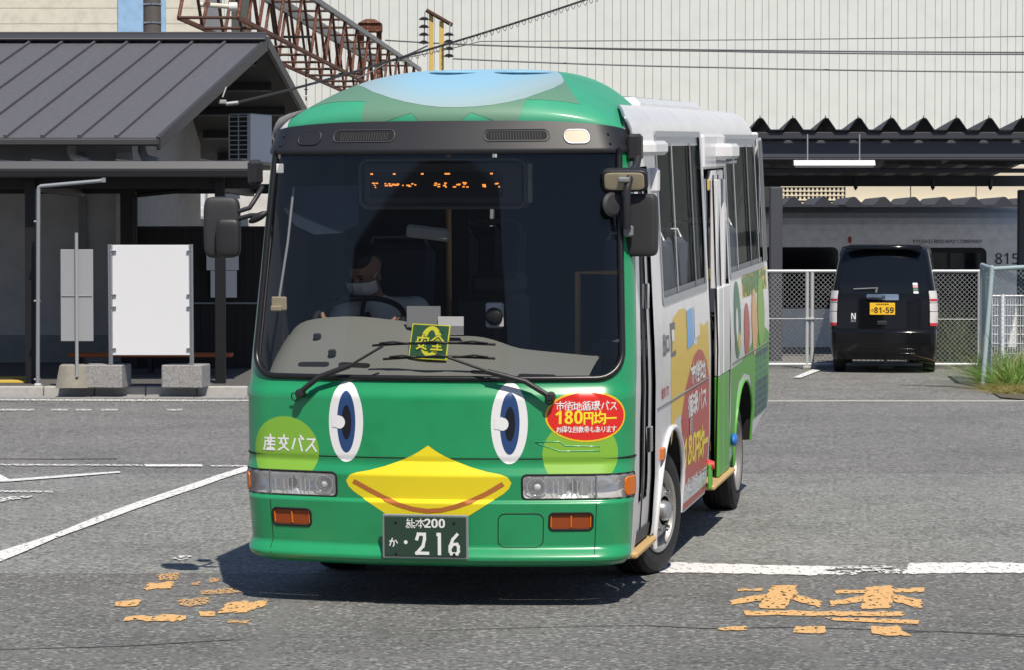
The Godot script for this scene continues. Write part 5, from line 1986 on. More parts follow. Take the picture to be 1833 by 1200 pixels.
	for q in [[fa, "front_arch_trim", WH], [ra, "rear_arch_trim", M.side_green]]:
		var t := MB.new()
		var pts := []
		var liner := MB.new()
		var prev = null
		for e in q[0]:
			var p := bs_right(e.x, e.y)
			pts.append(p + Vector3(0.004, 0, 0))
			if prev != null:
				for s in [-1, 1]:
					var A: Vector3 = prev * Vector3(s, 1, 1)
					var C := p * Vector3(s, 1, 1)
					var mid2 := Vector3(0, (A.y + C.y) / 2, (A.z + C.z) / 2)
					liner.quad(A, C, C + Vector3(-s * 0.42, 0, 0), A + Vector3(-s * 0.42, 0, 0), Vector3(0, 0.45, q[0][7].x * -1) - mid2)
			prev = p
		pts.push_front(pts[0] + Vector3(0, -0.08, -0.01))
		t.tube(pts, 0.016 if q[0] == fa else 0.010, 7)
		part(bus, q[1], t, q[2])
		part(bus, "wheel_arch_liner", liner, M.vent_black)
	make_bus_face(bus)
	make_bus_side(bus, rside)
	make_bus_inside(bus)
	make_bus_mirrors(bus)
	make_driver(bus.transform)

func _gasket_key(p: Vector2) -> float:
	# position along a U that runs down the right, along the sill and up the left
	if p.y > 1.34 and p.x > 0.0:
		return -p.y
	if p.y > 1.34:
		return 100.0 + p.y
	return 20.0 - p.x * 10.0 + (p.y - 1.2) * (-1.0 if p.x > 0 else 1.0)

func make_bus_face(bus: Node3D) -> void:
	# --- painted duck face
	for s in [0, 1]:
		var cx: float = [-0.428, 0.409][s]
		var cy := 0.967
		var e := part(bus, "painted_eye", film(oval(cx, cy, 0.092, 0.212), bf, 0.0010, 0.05), M.eye_white)
		part(e, "iris", film(oval(cx + 0.002, cy - 0.0, 0.049, 0.162), bf, 0.0020, 0.05), M.iris)
		part(e, "pupil", film(oval(cx + 0.003, cy - 0.002, 0.026, 0.09), bf, 0.0030, 0.05), M.pupil)
		part(e, "highlight", film(oval(cx - 0.034, cy - 0.003, 0.030, 0.034, 24), bf, 0.0040, 0.05), M.eye_white)
		part(e, "highlight", film(poly([cx - 0.075, cy - 0.028, cx - 0.036, cy - 0.034, cx - 0.036, cy + 0.034, cx - 0.075, cy + 0.030]), bf, 0.0036, 0.05), M.eye_white)
	var beak := [0.0, 0.850, -0.045, 0.818, -0.087, 0.794, -0.15, 0.765, -0.221, 0.739, -0.30, 0.717, -0.369, 0.704, -0.405, 0.690, -0.424, 0.660, -0.412, 0.630, -0.384, 0.602, -0.30, 0.545, -0.225, 0.495, -0.20, 0.478]
	var full := beak.duplicate()
	for i in range(beak.size() - 2, 1, -2):
		full.append(-beak[i]); full.append(beak[i + 1])
	var bk := part(bus, "painted_beak", patch(poly(full), [], bf, BU, span(0.47, 0.86, 0.05, BV), 0.0010), M.beak)
	var ml := MB.new()
	var mp := []
	for q in [[-0.385, 0.659], [-0.30, 0.613], [-0.22, 0.571], [-0.15, 0.540], [-0.073, 0.518], [0.0, 0.509], [0.073, 0.515], [0.14, 0.532], [0.22, 0.562], [0.30, 0.603], [0.383, 0.655]]:
		mp.append(Vector2(q[0], q[1]))
	var band := PackedVector2Array()
	for i in mp.size():
		var d: Vector2 = (mp[mini(i + 1, mp.size() - 1)] - mp[maxi(i - 1, 0)]).normalized()
		band.append(mp[i] + Vector2(-d.y, d.x) * 0.0125)
	for i in range(mp.size() - 1, -1, -1):
		var d: Vector2 = (mp[mini(i + 1, mp.size() - 1)] - mp[maxi(i - 1, 0)]).normalized()
		band.append(mp[i] - Vector2(-d.y, d.x) * 0.0125)
	part(bk, "mouth_line", patch(band, [], bf, BU, span(0.48, 0.69, 0.05, BV), 0.0022), M.mouth)
	# lime discs and the red price sign
	for s in [0, 1]:
		var cx: float = [-0.765, 0.766][s]
		var rx: float = [0.19, 0.192][s]
		var hole := lampbox(s)
		part(bus, "lime_disc", patch(oval(cx, 0.805, rx, 0.182), [hole], bf, BU, span(0.6, 1.0, 0.05, BV), 0.0010), M.lime)
	part(bus, "lettering", write("産交バス", bf, -0.888, 0.808, 0.305, 0.078, 0.0095, 0.0022), M.letter_white)
	var ov := part(bus, "price_sign", film(oval(0.793, 1.003, 0.207, 0.134), bf, 0.0020), M.oval_rim)
	part(ov, "red_field", film(oval(0.793, 1.003, 0.197, 0.124), bf, 0.0030), M.oval_red)
	part(ov, "lettering", write("市街地循環バス", bf, 0.638, 1.037, 0.31, 0.044, 0.0046, 0.0040, 0.10), M.letter_white)
	part(ov, "lettering", stamp("180", bf, 0.705, 0.997, 0.068, 0.92, 0.0040), M.letter_yellow)
	part(ov, "lettering", write("円均一", bf, 0.776, 0.964, 0.165, 0.064, 0.0088, 0.0040, 0.10), M.letter_yellow)
	part(ov, "lettering", write("お得な回数券もあります", bf, 0.642, 0.921, 0.302, 0.030, 0.0033, 0.0040, 0.10), M.letter_white)
	# raised scrollwork of an old badge under the film
	part(bus, "raised_badge", ring_on(poly([0.535, 0.872, 0.66, 0.872, 0.685, 0.850, 0.86, 0.845, 0.86, 0.822, 0.66, 0.822, 0.56, 0.858]), bf, 0.0035, 0.0), M.bus_green)
	# --- lamps
	for s in [-1, 1]:
		var hl := Node3D.new()
		hl.name = "headlight"
		bus.add_child(hl, true)
		var bowl := MB.new()
		var n := 24
		for i in n:
			for j in 4:
				var a: float = lerpf(0.479, B.st, float(i) / n) * s
				var c: float = lerpf(0.479, B.st, float(i + 1) / n) * s
				var y0 := lerpf(0.574, 0.698, j / 4.0)
				var y1 := lerpf(0.574, 0.698, (j + 1) / 4.0)
				var dp := func(u: float, y: float):
					var f := sin(PI * (y - 0.572) / 0.128)
					var uu := absf(u)
					var g := absf(sin(PI * (uu - 0.479) / (0.13 if uu < 0.61 else 0.24 if uu < 0.85 else 0.28)))
					return bf(u, y) - normal_of(bf, Vector2(u, y)) * (0.012 + 0.075 * f * (0.35 + 0.65 * g))
				bowl.quad(dp.call(a, y0), dp.call(c, y0), dp.call(c, y1), dp.call(a, y1), normal_of(bf, Vector2(a, y0)))
		part(hl, "reflector", bowl, M.reflector)
		var bulbs := MB.new()
		for u in [0.545, 0.73]:
			var p := bf(u * s, 0.636) - Vector3(0, 0, 0.05)
			bulbs.lathe([Vector2(0.028, 0), Vector2(0.026, 0.02), Vector2(0, 0.03)], p, Basis(Vector3.RIGHT, PI / 2), 14)
		part(hl, "bulb_cap", bulbs, M.plastic_black)
		var lens := round_rect(0.477, 0.572, B.st, 0.700, 0.025)
		var lp := PackedVector2Array()
		for e in lens:
			lp.append(Vector2(e.x * s, e.y))
		part(hl, "lens", patch(lp, [], bf, BU, span(0.572, 0.70, 0.03), 0.003), M.glass_lamp)
		part(hl, "lens_rim", ring_on(lp, bf, 0.006, 0.0), M.vent_black)
		var dv := MB.new()
		for u in [0.848]:
			dv.tube([bf(u * s, 0.574) + Vector3(0, 0, 0.004), bf(u * s, 0.698) + Vector3(0, 0, 0.004)], 0.006, 6)
		part(hl, "divider", dv, M.zinc_old)
		for k in 9:
			if k % 4 == 3:
				continue
			var fl := MB.new()
			var u: float = (0.63 + k * 0.024) * s
			fl.tube([bf(u, 0.60) - Vector3(0, 0, 0.012), bf(u, 0.675) - Vector3(0, 0, 0.012)], 0.003, 4)
			part(hl, "lens_flute", fl, M.reflector)
		var am := MB.new()
		var ao := PackedVector2Array()
		for e in round_rect(B.st - 0.115, 0.588, B.st - 0.002, 0.676, 0.022):
			ao.append(Vector2(e.x * s, e.y))
		am = film(ao, bf, 0.010)
		var ar := ring_on(ao, bf, 0.008, 0.003, 6)
		am.v.append_array(ar.v); am.n.append_array(ar.n); am.uv.append_array(ar.uv)
		for u in [0.548]:
			var rg := ring_on(oval(u * s, 0.636, 0.048, 0.048, 24), bf, 0.006, -0.014)
			part(hl, "lamp_ring", rg, M.chrome)
			var bu := MB.new()
			bu.ell(bf(u * s, 0.636) - Vector3(0, 0, 0.03), Vector3(0.02, 0.02, 0.02))
			part(hl, "bulb", bu, M.porcelain_white)
		for q in [[0.655, 0.70], [0.765, 0.81]]:
			var fx := PackedVector2Array()
			for e in round_rect(q[0], 0.592, q[1], 0.672, 0.01, 2):
				fx.append(Vector2(e.x * s, e.y))
			part(hl, "facet", film(fx, bf, -0.03), M.stainless)
		part(hl, "side_marker", am, M.amber)
		var fo := Node3D.new()
		fo.name = "fog_lamp"
		bus.add_child(fo, true)
		var a0 := 0.617 if s > 0 else -0.842
		var a1 := 0.836 if s > 0 else -0.625
		var fr := round_rect(a0, 0.412, a1, 0.50, 0.022)
		part(fo, "lens", film(fr, bf, -0.006), M.amber_dark)
		part(fo, "frame", ring_on(fr, bf, 0.006, 0.0), M.vent_black)
		for q in [[0.04, 0.012], [0.5, 0.014], [0.95, 0.012]]:
			var bar := MB.new()
			var u := lerpf(a0, a1, q[0])
			bar.tube([bf(u, 0.425) - Vector3(0, 0, 0.004), bf(u, 0.49) - Vector3(0, 0, 0.004)], q[1] * 0.4, 5)
			part(fo, "lens_rib", bar, M.amber)
	# --- number plate
	var pc := Node3D.new()
	pc.name = "number_plate"
	bus.add_child(pc, true)
	pc.position = Vector3(0.002, 0.382, 0.047)
	var pl := MB.new()
	pl.bx(Vector3.ZERO, Vector3(0.458, 0.232, 0.012), 0.004)
	part(pc, "holder", pl, M.alu)
	pl = MB.new()
	pl.bx(Vector3(0, 0, 0.006), Vector3(0.436, 0.212, 0.010), 0.004)
	part(pc, "plate", pl, M.plate_green)
	var flat := func(u: float, v: float): return Vector3(u, v, 0.011)
	part(pc, "lettering", write("熊本", flat, -0.100, 0.047, 0.098, 0.046, 0.0048, 0.0008, 0.14), M.letter_white)
	part(pc, "lettering", stamp("200", flat, 0.052, 0.070, 0.046, 1.1, 0.0008), M.letter_white)
	part(pc, "lettering", write("か", flat, -0.188, -0.052, 0.040, 0.040, 0.006, 0.0008), M.letter_white)
	part(pc, "lettering", film(oval(-0.103, -0.03, 0.010, 0.010, 14), flat, 0.0008, 0.05), M.letter_white)
	part(pc, "lettering", write("2", flat, -0.052, -0.086, 0.074, 0.112, 0.0165, 0.0008), M.letter_white)
	part(pc, "lettering", write("1", flat, 0.050, -0.086, 0.06, 0.112, 0.0175, 0.0008), M.letter_white)
	part(pc, "lettering", write("6", flat, 0.126, -0.086, 0.066, 0.112, 0.0155, 0.0008), M.letter_white)
	for q in [[-0.155, 0.075], [0.155, 0.075], [-0.155, -0.09], [0.155, -0.09]]:
		pl = MB.new()
		pl.ell(Vector3(q[0], q[1], 0.012), Vector3(0.008, 0.008, 0.005))
		part(pc, "bolt", pl, M.vent_black)
	# --- wipers
	for q in [[[-0.665, 1.112], [-0.40, 1.25], [-0.236, 1.357], [[-0.30, 1.363], [0.33, 1.372]]], [[0.612, 1.108], [0.30, 1.225], [0.10, 1.300], [[-0.24, 1.293], [0.33, 1.300]]]]:
		var w := Node3D.new()
		w.name = "wiper"
		bus.add_child(w, true)
		var on := func(e: Array, l: float): return bf(e[0], e[1]) + normal_of(bf, Vector2(e[0], e[1])) * l
		var t := MB.new()
		t.lathe([Vector2(0.026, -0.02), Vector2(0.026, 0.03), Vector2(0.016, 0.045), Vector2(0, 0.045)], on.call(q[0], 0.02), Basis(Vector3.RIGHT, PI / 2), 12)
		part(w, "pivot", t, M.plastic_black)
		t = MB.new()
		t.tube([on.call(q[0], 0.05), on.call([lerpf(q[0][0], q[1][0], 0.4), lerpf(q[0][1], q[1][1], 0.4)], 0.065), on.call(q[1], 0.06)], 0.015, 7)
		t.tube([on.call(q[1], 0.06), on.call(q[2], 0.045)], 0.008, 6)
		part(w, "arm", t, M.plastic_black)
		t = MB.new()
		var bp := []
		for i in 12:
			var f := i / 11.0
			bp.append(on.call([lerpf(q[3][0][0], q[3][1][0], f), lerpf(q[3][0][1], q[3][1][1], f) + 0.012 * sin(f * PI)], 0.016))
		t.tube(bp, 0.0075, 6)
		part(w, "blade", t, M.gasket)
		t = MB.new()
		for f in [0.18, 0.5, 0.82]:
			t.tube([on.call([lerpf(q[3][0][0], q[3][1][0], f - 0.12), lerpf(q[3][0][1], q[3][1][1], f) + 0.01], 0.022), on.call([lerpf(q[3][0][0], q[3][1][0], f), lerpf(q[3][0][1], q[3][1][1], f) + 0.016], 0.036), on.call([lerpf(q[3][0][0], q[3][1][0], f + 0.12), lerpf(q[3][0][1], q[3][1][1], f) + 0.01], 0.022)], 0.005, 5)
		part(w, "yoke", t, M.plastic_black)
		t = MB.new()
		var lo := []
		for i in 11:
			var a := TAU * i / 10.0
			lo.append(on.call([q[0][0] + (-0.005 if q[0][0] > 0 else -0.03) + 0.018 * cos(a), q[0][1] - 0.02 + 0.022 * sin(a)], 0.03 + 0.01 * sin(a)))
		t.tube(lo, 0.0035, 5)
		part(w, "hose", t, M.plastic_black)

func lampbox(s: int) -> PackedVector2Array:
	return poly([-1.2, 0.5, -0.47, 0.5, -0.47, 0.706, -1.2, 0.706]) if s == 0 else poly([0.47, 0.5, 1.2, 0.5, 1.2, 0.706, 0.47, 0.706])

func make_bus_side(bus: Node3D, wall: Node3D) -> void:
	var f := bs_right
	# --- printed art
	var art := func(called: String, p: PackedVector2Array, lift: float, m: Material, holes := []):
		return part(wall, called, film(p, f, lift, 0.2, holes), m)
	var crease := MB.new()
	for q in [[1.15, 3.40], [4.66, 6.95]]:
		crease.tube([f.call(q[0], 0.956), f.call(q[1], 0.957)], 0.006, 5)
	part(wall, "crease", crease, M.zinc_old)
	art.call("yellow_print", poly([1.72, 0.70, 1.70, 1.15, 1.78, 1.24, 1.85, 1.42, 2.15, 1.46, 2.4, 1.45, 2.6, 1.36, 2.68, 1.22, 2.9, 1.2, 3.02, 1.33, 3.2, 1.30, 3.43, 1.32, 3.43, 0.86, 2.4, 0.80, 2.3, 0.82, 2.1, 0.84, 1.9, 0.83]), 0.001, M.side_yellow)
	art.call("red_print", poly([2.34, 0.235, 3.46, 0.235, 3.44, 0.95, 3.3, 1.07, 3.1, 1.15, 2.92, 1.17, 2.7, 1.14, 2.5, 1.06, 2.33, 0.98, 2.2, 0.86, 2.15, 0.80, 2.28, 0.6]), 0.002, M.side_red)
	part(wall, "lettering", write("市街地", f, 2.55, 0.985, 0.68, 0.11, 0.022, 0.0035, 0.1), M.letter_white)
	part(wall, "lettering", write("循環バス", f, 2.45, 0.80, 0.85, 0.115, 0.022, 0.0035, 0.1), M.letter_white)
	part(wall, "lettering", stamp("180", f, 2.55, 0.585, 0.175, 1.45, 0.0035), M.letter_yellow)
	part(wall, "lettering", write("円均一", f, 2.82, 0.50, 0.56, 0.17, 0.035, 0.0035, 0.08), M.letter_yellow)
	part(wall, "lettering", write("お得な回数券もあります", f, 2.40, 0.335, 1.02, 0.08, 0.011, 0.0035, 0.08), M.letter_white)
	part(wall, "lettering", write("出口", f, 1.40, 1.24, 0.27, 0.11, 0.02, 0.002, 0.15), M.letter_grey)
	art.call("exit_pictogram", round_rect(1.72, 1.20, 1.93, 1.40, 0.01, 2), 0.0012, M.letter_grey)
	art.call("exit_arrow", poly([1.77, 1.36, 1.88, 1.36, 1.88, 1.29, 1.77, 1.29]), 0.0022, M.letter_white)
	part(wall, "lettering", write("産交バス", f, 1.32, 1.00, 0.30, 0.055, 0.009, 0.002, 0.1), M.letter_red)
	art.call("blue_print", poly([2.42, 1.20, 2.72, 1.22, 2.70, 1.44, 2.44, 1.43]), 0.003, M.side_blue)
	art.call("timetable_print", poly([2.76, 1.24, 3.0, 1.25, 3.0, 1.45, 2.78, 1.44]), 0.003, M.letter_white)
	art.call("green_print", poly([4.62, 0.24, 4.88, 0.36, 4.87, 0.52, 4.93, 0.68, 5.05, 0.80, 5.38, 0.84, 5.72, 0.80, 5.86, 0.66, 5.92, 0.46, 6.6, 0.46, 6.97, 0.51, 6.97, 1.03, 6.6, 1.10, 6.1, 1.06, 5.6, 0.98, 5.2, 0.93, 4.62, 0.92]), 0.001, M.side_green)
	art.call("dark_green_print", oval(4.98, 1.23, 0.19, 0.265), 0.003, M.side_green_dark)
	art.call("white_print", oval(4.94, 1.2, 0.06, 0.12), 0.004, M.letter_white)
	art.call("yellow_patch", poly([4.96, 1.06, 5.05, 1.0, 5.14, 1.1, 5.06, 1.16]), 0.004, M.side_yellow)
	art.call("red_patch", oval(5.52, 1.13, 0.17, 0.19), 0.003, M.side_red)
	art.call("orange_patch", oval(6.0, 1.16, 0.17, 0.24), 0.0035, M.side_orange)
	art.call("pale_green_patch", oval(6.42, 1.20, 0.22, 0.26), 0.004, M.lime)
	part(wall, "lettering", write("市街地循環バス", f, 5.35, 1.38, 1.5, 0.13, 0.035, 0.002, 0.06), M.letter_green)
	art.call("yellow_strip", poly([5.33, 1.36, 6.88, 1.36, 6.88, 1.52, 5.33, 1.52]), 0.0008, M.side_yellow)
	for r in 9:
		for c in 3:
			if r in [1, 2, 3] and c < 3:
				art.call("pale_print_block", poly([6.1 + c * 0.27, 0.895 - r * 0.052, 6.33 + c * 0.27, 0.895 - r * 0.052, 6.33 + c * 0.27, 0.93 - r * 0.052, 6.1 + c * 0.27, 0.93 - r * 0.052]), 0.003, M.olive)
			else:
				art.call("navy_print_block", poly([6.1 + c * 0.27, 0.89 - r * 0.052, 6.34 + c * 0.27, 0.89 - r * 0.052, 6.34 + c * 0.27, 0.93 - r * 0.052, 6.1 + c * 0.27, 0.93 - r * 0.052]), 0.003, M.side_navy)
	art.call("rear_pillar", poly([6.77, 1.56, 6.975, 1.56, 6.975, 2.44, 6.77, 2.44]), 0.006, M.gasket)
	# --- folding front door
	var fd := Node3D.new()
	fd.name = "front_door"
	bus.add_child(fd, true)
	for q in [[0.0, 0.40, "outer"], [0.43, 0.93, "inner"]]:
		var lf := PackedVector2Array()
		var gl := PackedVector2Array()
		var a: float = q[0]
		var c: float = q[1]
		for e in [[0.27, 0], [0.9, 0], [1.3, 0], [2.29, 0], [2.29, 1], [1.3, 1], [0.9, 1], [0.27, 1]]:
			var y: float = e[0]
			var l := B.look([0.2, 0.49, 0.9, 0.506, 1.3, 0.578, 2.3, 0.795], y)
			var r := B.look([0.2, 1.085, 1.3, 1.095, 2.3, 1.125], y)
			lf.append(Vector2(lerpf(l, r, a if e[1] == 0 else c), y))
		for e in [[0.5, 0], [1.3, 0], [2.2, 0], [2.2, 1], [1.3, 1], [0.5, 1]]:
			var y: float = e[0]
			var l := B.look([0.2, 0.49, 0.9, 0.506, 1.3, 0.578, 2.3, 0.795], y)
			var r := B.look([0.2, 1.085, 1.3, 1.095, 2.3, 1.125], y)
			gl.append(Vector2(lerpf(l, r, lerpf(a, c, (0.42 if a < 0.1 else 0.16) if e[1] == 0 else (0.82 if a < 0.1 else 0.52))), y))
		var leaf := part(fd, "door_leaf", patch(lf, [gl], f, span(0.4, 1.2, 0.2), span(0.2, 2.4, 0.1), -0.018), M.bus_white)
		part(fd, "door_glass", patch(gl, [], f, span(0.4, 1.2, 0.2), span(0.2, 2.4, 0.1), -0.024), M.car_glass)
		part(fd, "glass_seal", ring_on(gl, f, 0.003, -0.017), M.gasket)
		part(fd, "leaf_seal", ring_on(lf, f, 0.005, -0.018), M.gasket)
		leaf.set_meta("label", q[2] + " leaf of the folding door")
	for y in [0.82, 1.6]:
		var hg := MB.new()
		hg.bx(f.call(0.84, y) + Vector3(0.004, 0, 0), Vector3(0.03, 0.14, 0.06), 0.005)
		part(fd, "hinge", hg, M.chrome)
	var kick := part(fd, "kick_plate", film(poly([0.5, 0.275, 1.08, 0.275, 1.08, 0.34, 0.5, 0.34]), f, -0.012, 0.2), M.step_dark)
	var stp := MB.new()
	stp.bx(f.call(0.80, 0.235) + Vector3(0.0, 0, 0), Vector3(0.06, 0.035, 0.72), 0.01)
	part(bus, "step_edge", stp, M.step_tan)
	# --- window 1
	var win := func(called: String, x0: float, x1: float, y0: float, y1: float, panes: Array):
		var w := Node3D.new()
		w.name = called
		bus.add_child(w, true)
		part(w, "frame", film(round_rect(x0 - 0.02, y0 - 0.02, x1 + 0.02, y1 + 0.01, 0.04, 3), f, 0.004, 0.3, [round_rect(x0 + 0.025, y0 + 0.025, x1 - 0.025, y1 - 0.02, 0.02, 3)]), M.alu)
		part(w, "header", film(poly([x0, y1 - 0.075, x1, y1 - 0.075, x1, y1, x0, y1]), f, -0.01, 0.4), M.alu)
		part(w, "sill", film(poly([x0, y0, x1, y0, x1, y0 + 0.06, x0, y0 + 0.06]), f, -0.008, 0.4), M.zinc_old)
		for i in panes.size() - 1:
			part(w, "pane", film(poly([panes[i], y0 + 0.06, panes[i + 1], y0 + 0.06, panes[i + 1], y1 - 0.075, panes[i], y1 - 0.075]), f, -0.012 - 0.006 * (i % 2), 0.4), M.glass_side)
		for i in range(1, panes.size() - 1):
			var m := MB.new()
			m = film(poly([panes[i] - 0.025, y0 + 0.03, panes[i] + 0.025, y0 + 0.03, panes[i] + 0.025, y1 - 0.06, panes[i] - 0.025, y1 - 0.06]), f, -0.004, 0.4)
			part(w, "mullion", m, M.alu if i % 2 else M.zinc_old)
	win.call("front_side_window", 1.50, 3.43, 1.53, 2.485, [1.5, 2.19, 3.0, 3.43])
	win.call("rear_side_window", 4.70, 6.74, 1.535, 2.47, [4.7, 5.22, 6.03, 6.52, 6.74])
	# --- centre door, folded open
	var cdr := Node3D.new()
	cdr.name = "centre_door"
	bus.add_child(cdr, true)
	var t := MB.new()
	t.bx(Vector3(0.985, 2.37, -4.10), Vector3(0.05, 0.22, 1.08), 0.015)
	part(cdr, "header_cover", t, M.bus_white)
	t = MB.new()
	t.bx(Vector3(1.05, 2.37, -4.35), Vector3(0.13, 0.10, 0.42), 0.02)
	part(cdr, "door_lamp", t, M.bus_white)
	t = MB.new()
	t.bx(Vector3(1.05, 2.30, -4.35), Vector3(0.10, 0.02, 0.36), 0.005)
	part(cdr, "door_lamp_lens", t, M.alu)
	for q in [[3.95, 4.18, 0.03], [4.2, 4.54, 0.03]]:
		var x0: float = q[0]
		var x1: float = q[1]
		for k in 4:
			var y0: float = [0.27, 0.92, 1.50, 2.18][k]
			var y1: float = [0.92, 1.50, 2.18, 2.25][k]
			t = MB.new()
			var ym := (y0 + y1) / 2
			if k == 2:
				for e in [x0 + 0.045, x1 - 0.06]:
					t.bx(Vector3(B.look(SIDE_HW, ym) - 0.03 + q[2] * 0.6, ym, -e), Vector3(0.03, y1 - y0 + 0.02, 0.09 if e < x0 + 0.1 else 0.12), 0.006)
			else:
				t.bx(Vector3(B.look(SIDE_HW, ym) - 0.03 + q[2] * 0.6, ym, -(x0 + x1) / 2), Vector3(0.03, y1 - y0, x1 - x0), 0.008)
			part(cdr, "leaf_panel", t, M.side_green if k == 0 else M.bus_white)
		if q[0] > 3.9:
			t = MB.new()
			t.bx(Vector3(0.985 + q[2] * 0.6, 1.84, -(x0 + x1) / 2), Vector3(0.006, 0.68, x1 - x0 - 0.1))
			part(cdr, "leaf_glass", t, M.glass_side)
	for e in [3.60, 3.945, 4.19]:
		t = MB.new()
		t.tube([Vector3(1.03, 0.27, -e), Vector3(1.045, 1.1, -e), Vector3(1.015, 2.22, -e)], 0.005, 6)
		part(cdr, "leaf_seal", t, M.gasket)
	t = MB.new()
	t.tube([Vector3(1.01, 0.35, -3.66), Vector3(0.99, 2.2, -3.66)], 0.016, 8)
	part(cdr, "grab_rail", t, M.chrome)
	for y in [2.16, 1.6, 0.5]:
		t = MB.new()
		t.bx(Vector3(1.015, y, -3.70), Vector3(0.02, 0.07, 0.05), 0.006)
		part(cdr, "hinge", t, M.yellow_steel)
	t = MB.new()
	t.bx(Vector3(1.0, 0.255, -4.05), Vector3(0.16, 0.03, 1.1), 0.008)
	part(cdr, "step_edge", t, M.step_tan)
	t = MB.new()
	t.lathe([Vector2(0.03, 0), Vector2(0.036, 0.015), Vector2(0.025, 0.045), Vector2(0, 0.05)], Vector3(1.03, 0.40, -3.50), Basis(Vector3(0, 0, 1), -PI / 2), 12)
	part(wall, "red_knob", t, M.red_knob)
	t = MB.new()
	t.ell(f.call(4.74, 0.44) + Vector3(0.02, 0, 0), Vector3(0.022, 0.045, 0.08))
	part(wall, "blue_lamp", t, M.blue_knob)
	t = MB.new()
	t.bx(Vector3(1.05, 0.33, -3.50), Vector3(0.02, 0.16, 0.09), 0.006)
	part(wall, "mud_flap", t, M.side_green)
	t = MB.new()
	t.tube([f.call(2.36, 0.70) + Vector3(0.03, 0, 0), f.call(2.36, 0.80) + Vector3(0.03, 0, 0)], 0.013, 6)
	part(wall, "hatch_handle", t, M.chrome)
	t = MB.new()
	t.bx(f.call(1.34, 0.69) + Vector3(0.008, 0, 0), Vector3(0.02, 0.07, 0.10), 0.006)
	part(wall, "side_reflector", t, M.amber)
	t = MB.new()
	t.bx(Vector3(1.02, 2.40, -1.25), Vector3(0.10, 0.08, 0.5), 0.02)
	part(wall, "door_lamp", t, M.bus_white)
	t = MB.new()
	t.bx(Vector3(1.01, 2.22, -1.32), Vector3(0.06, 0.14, 0.12), 0.015)
	part(wall, "door_buzzer", t, M.bus_white)

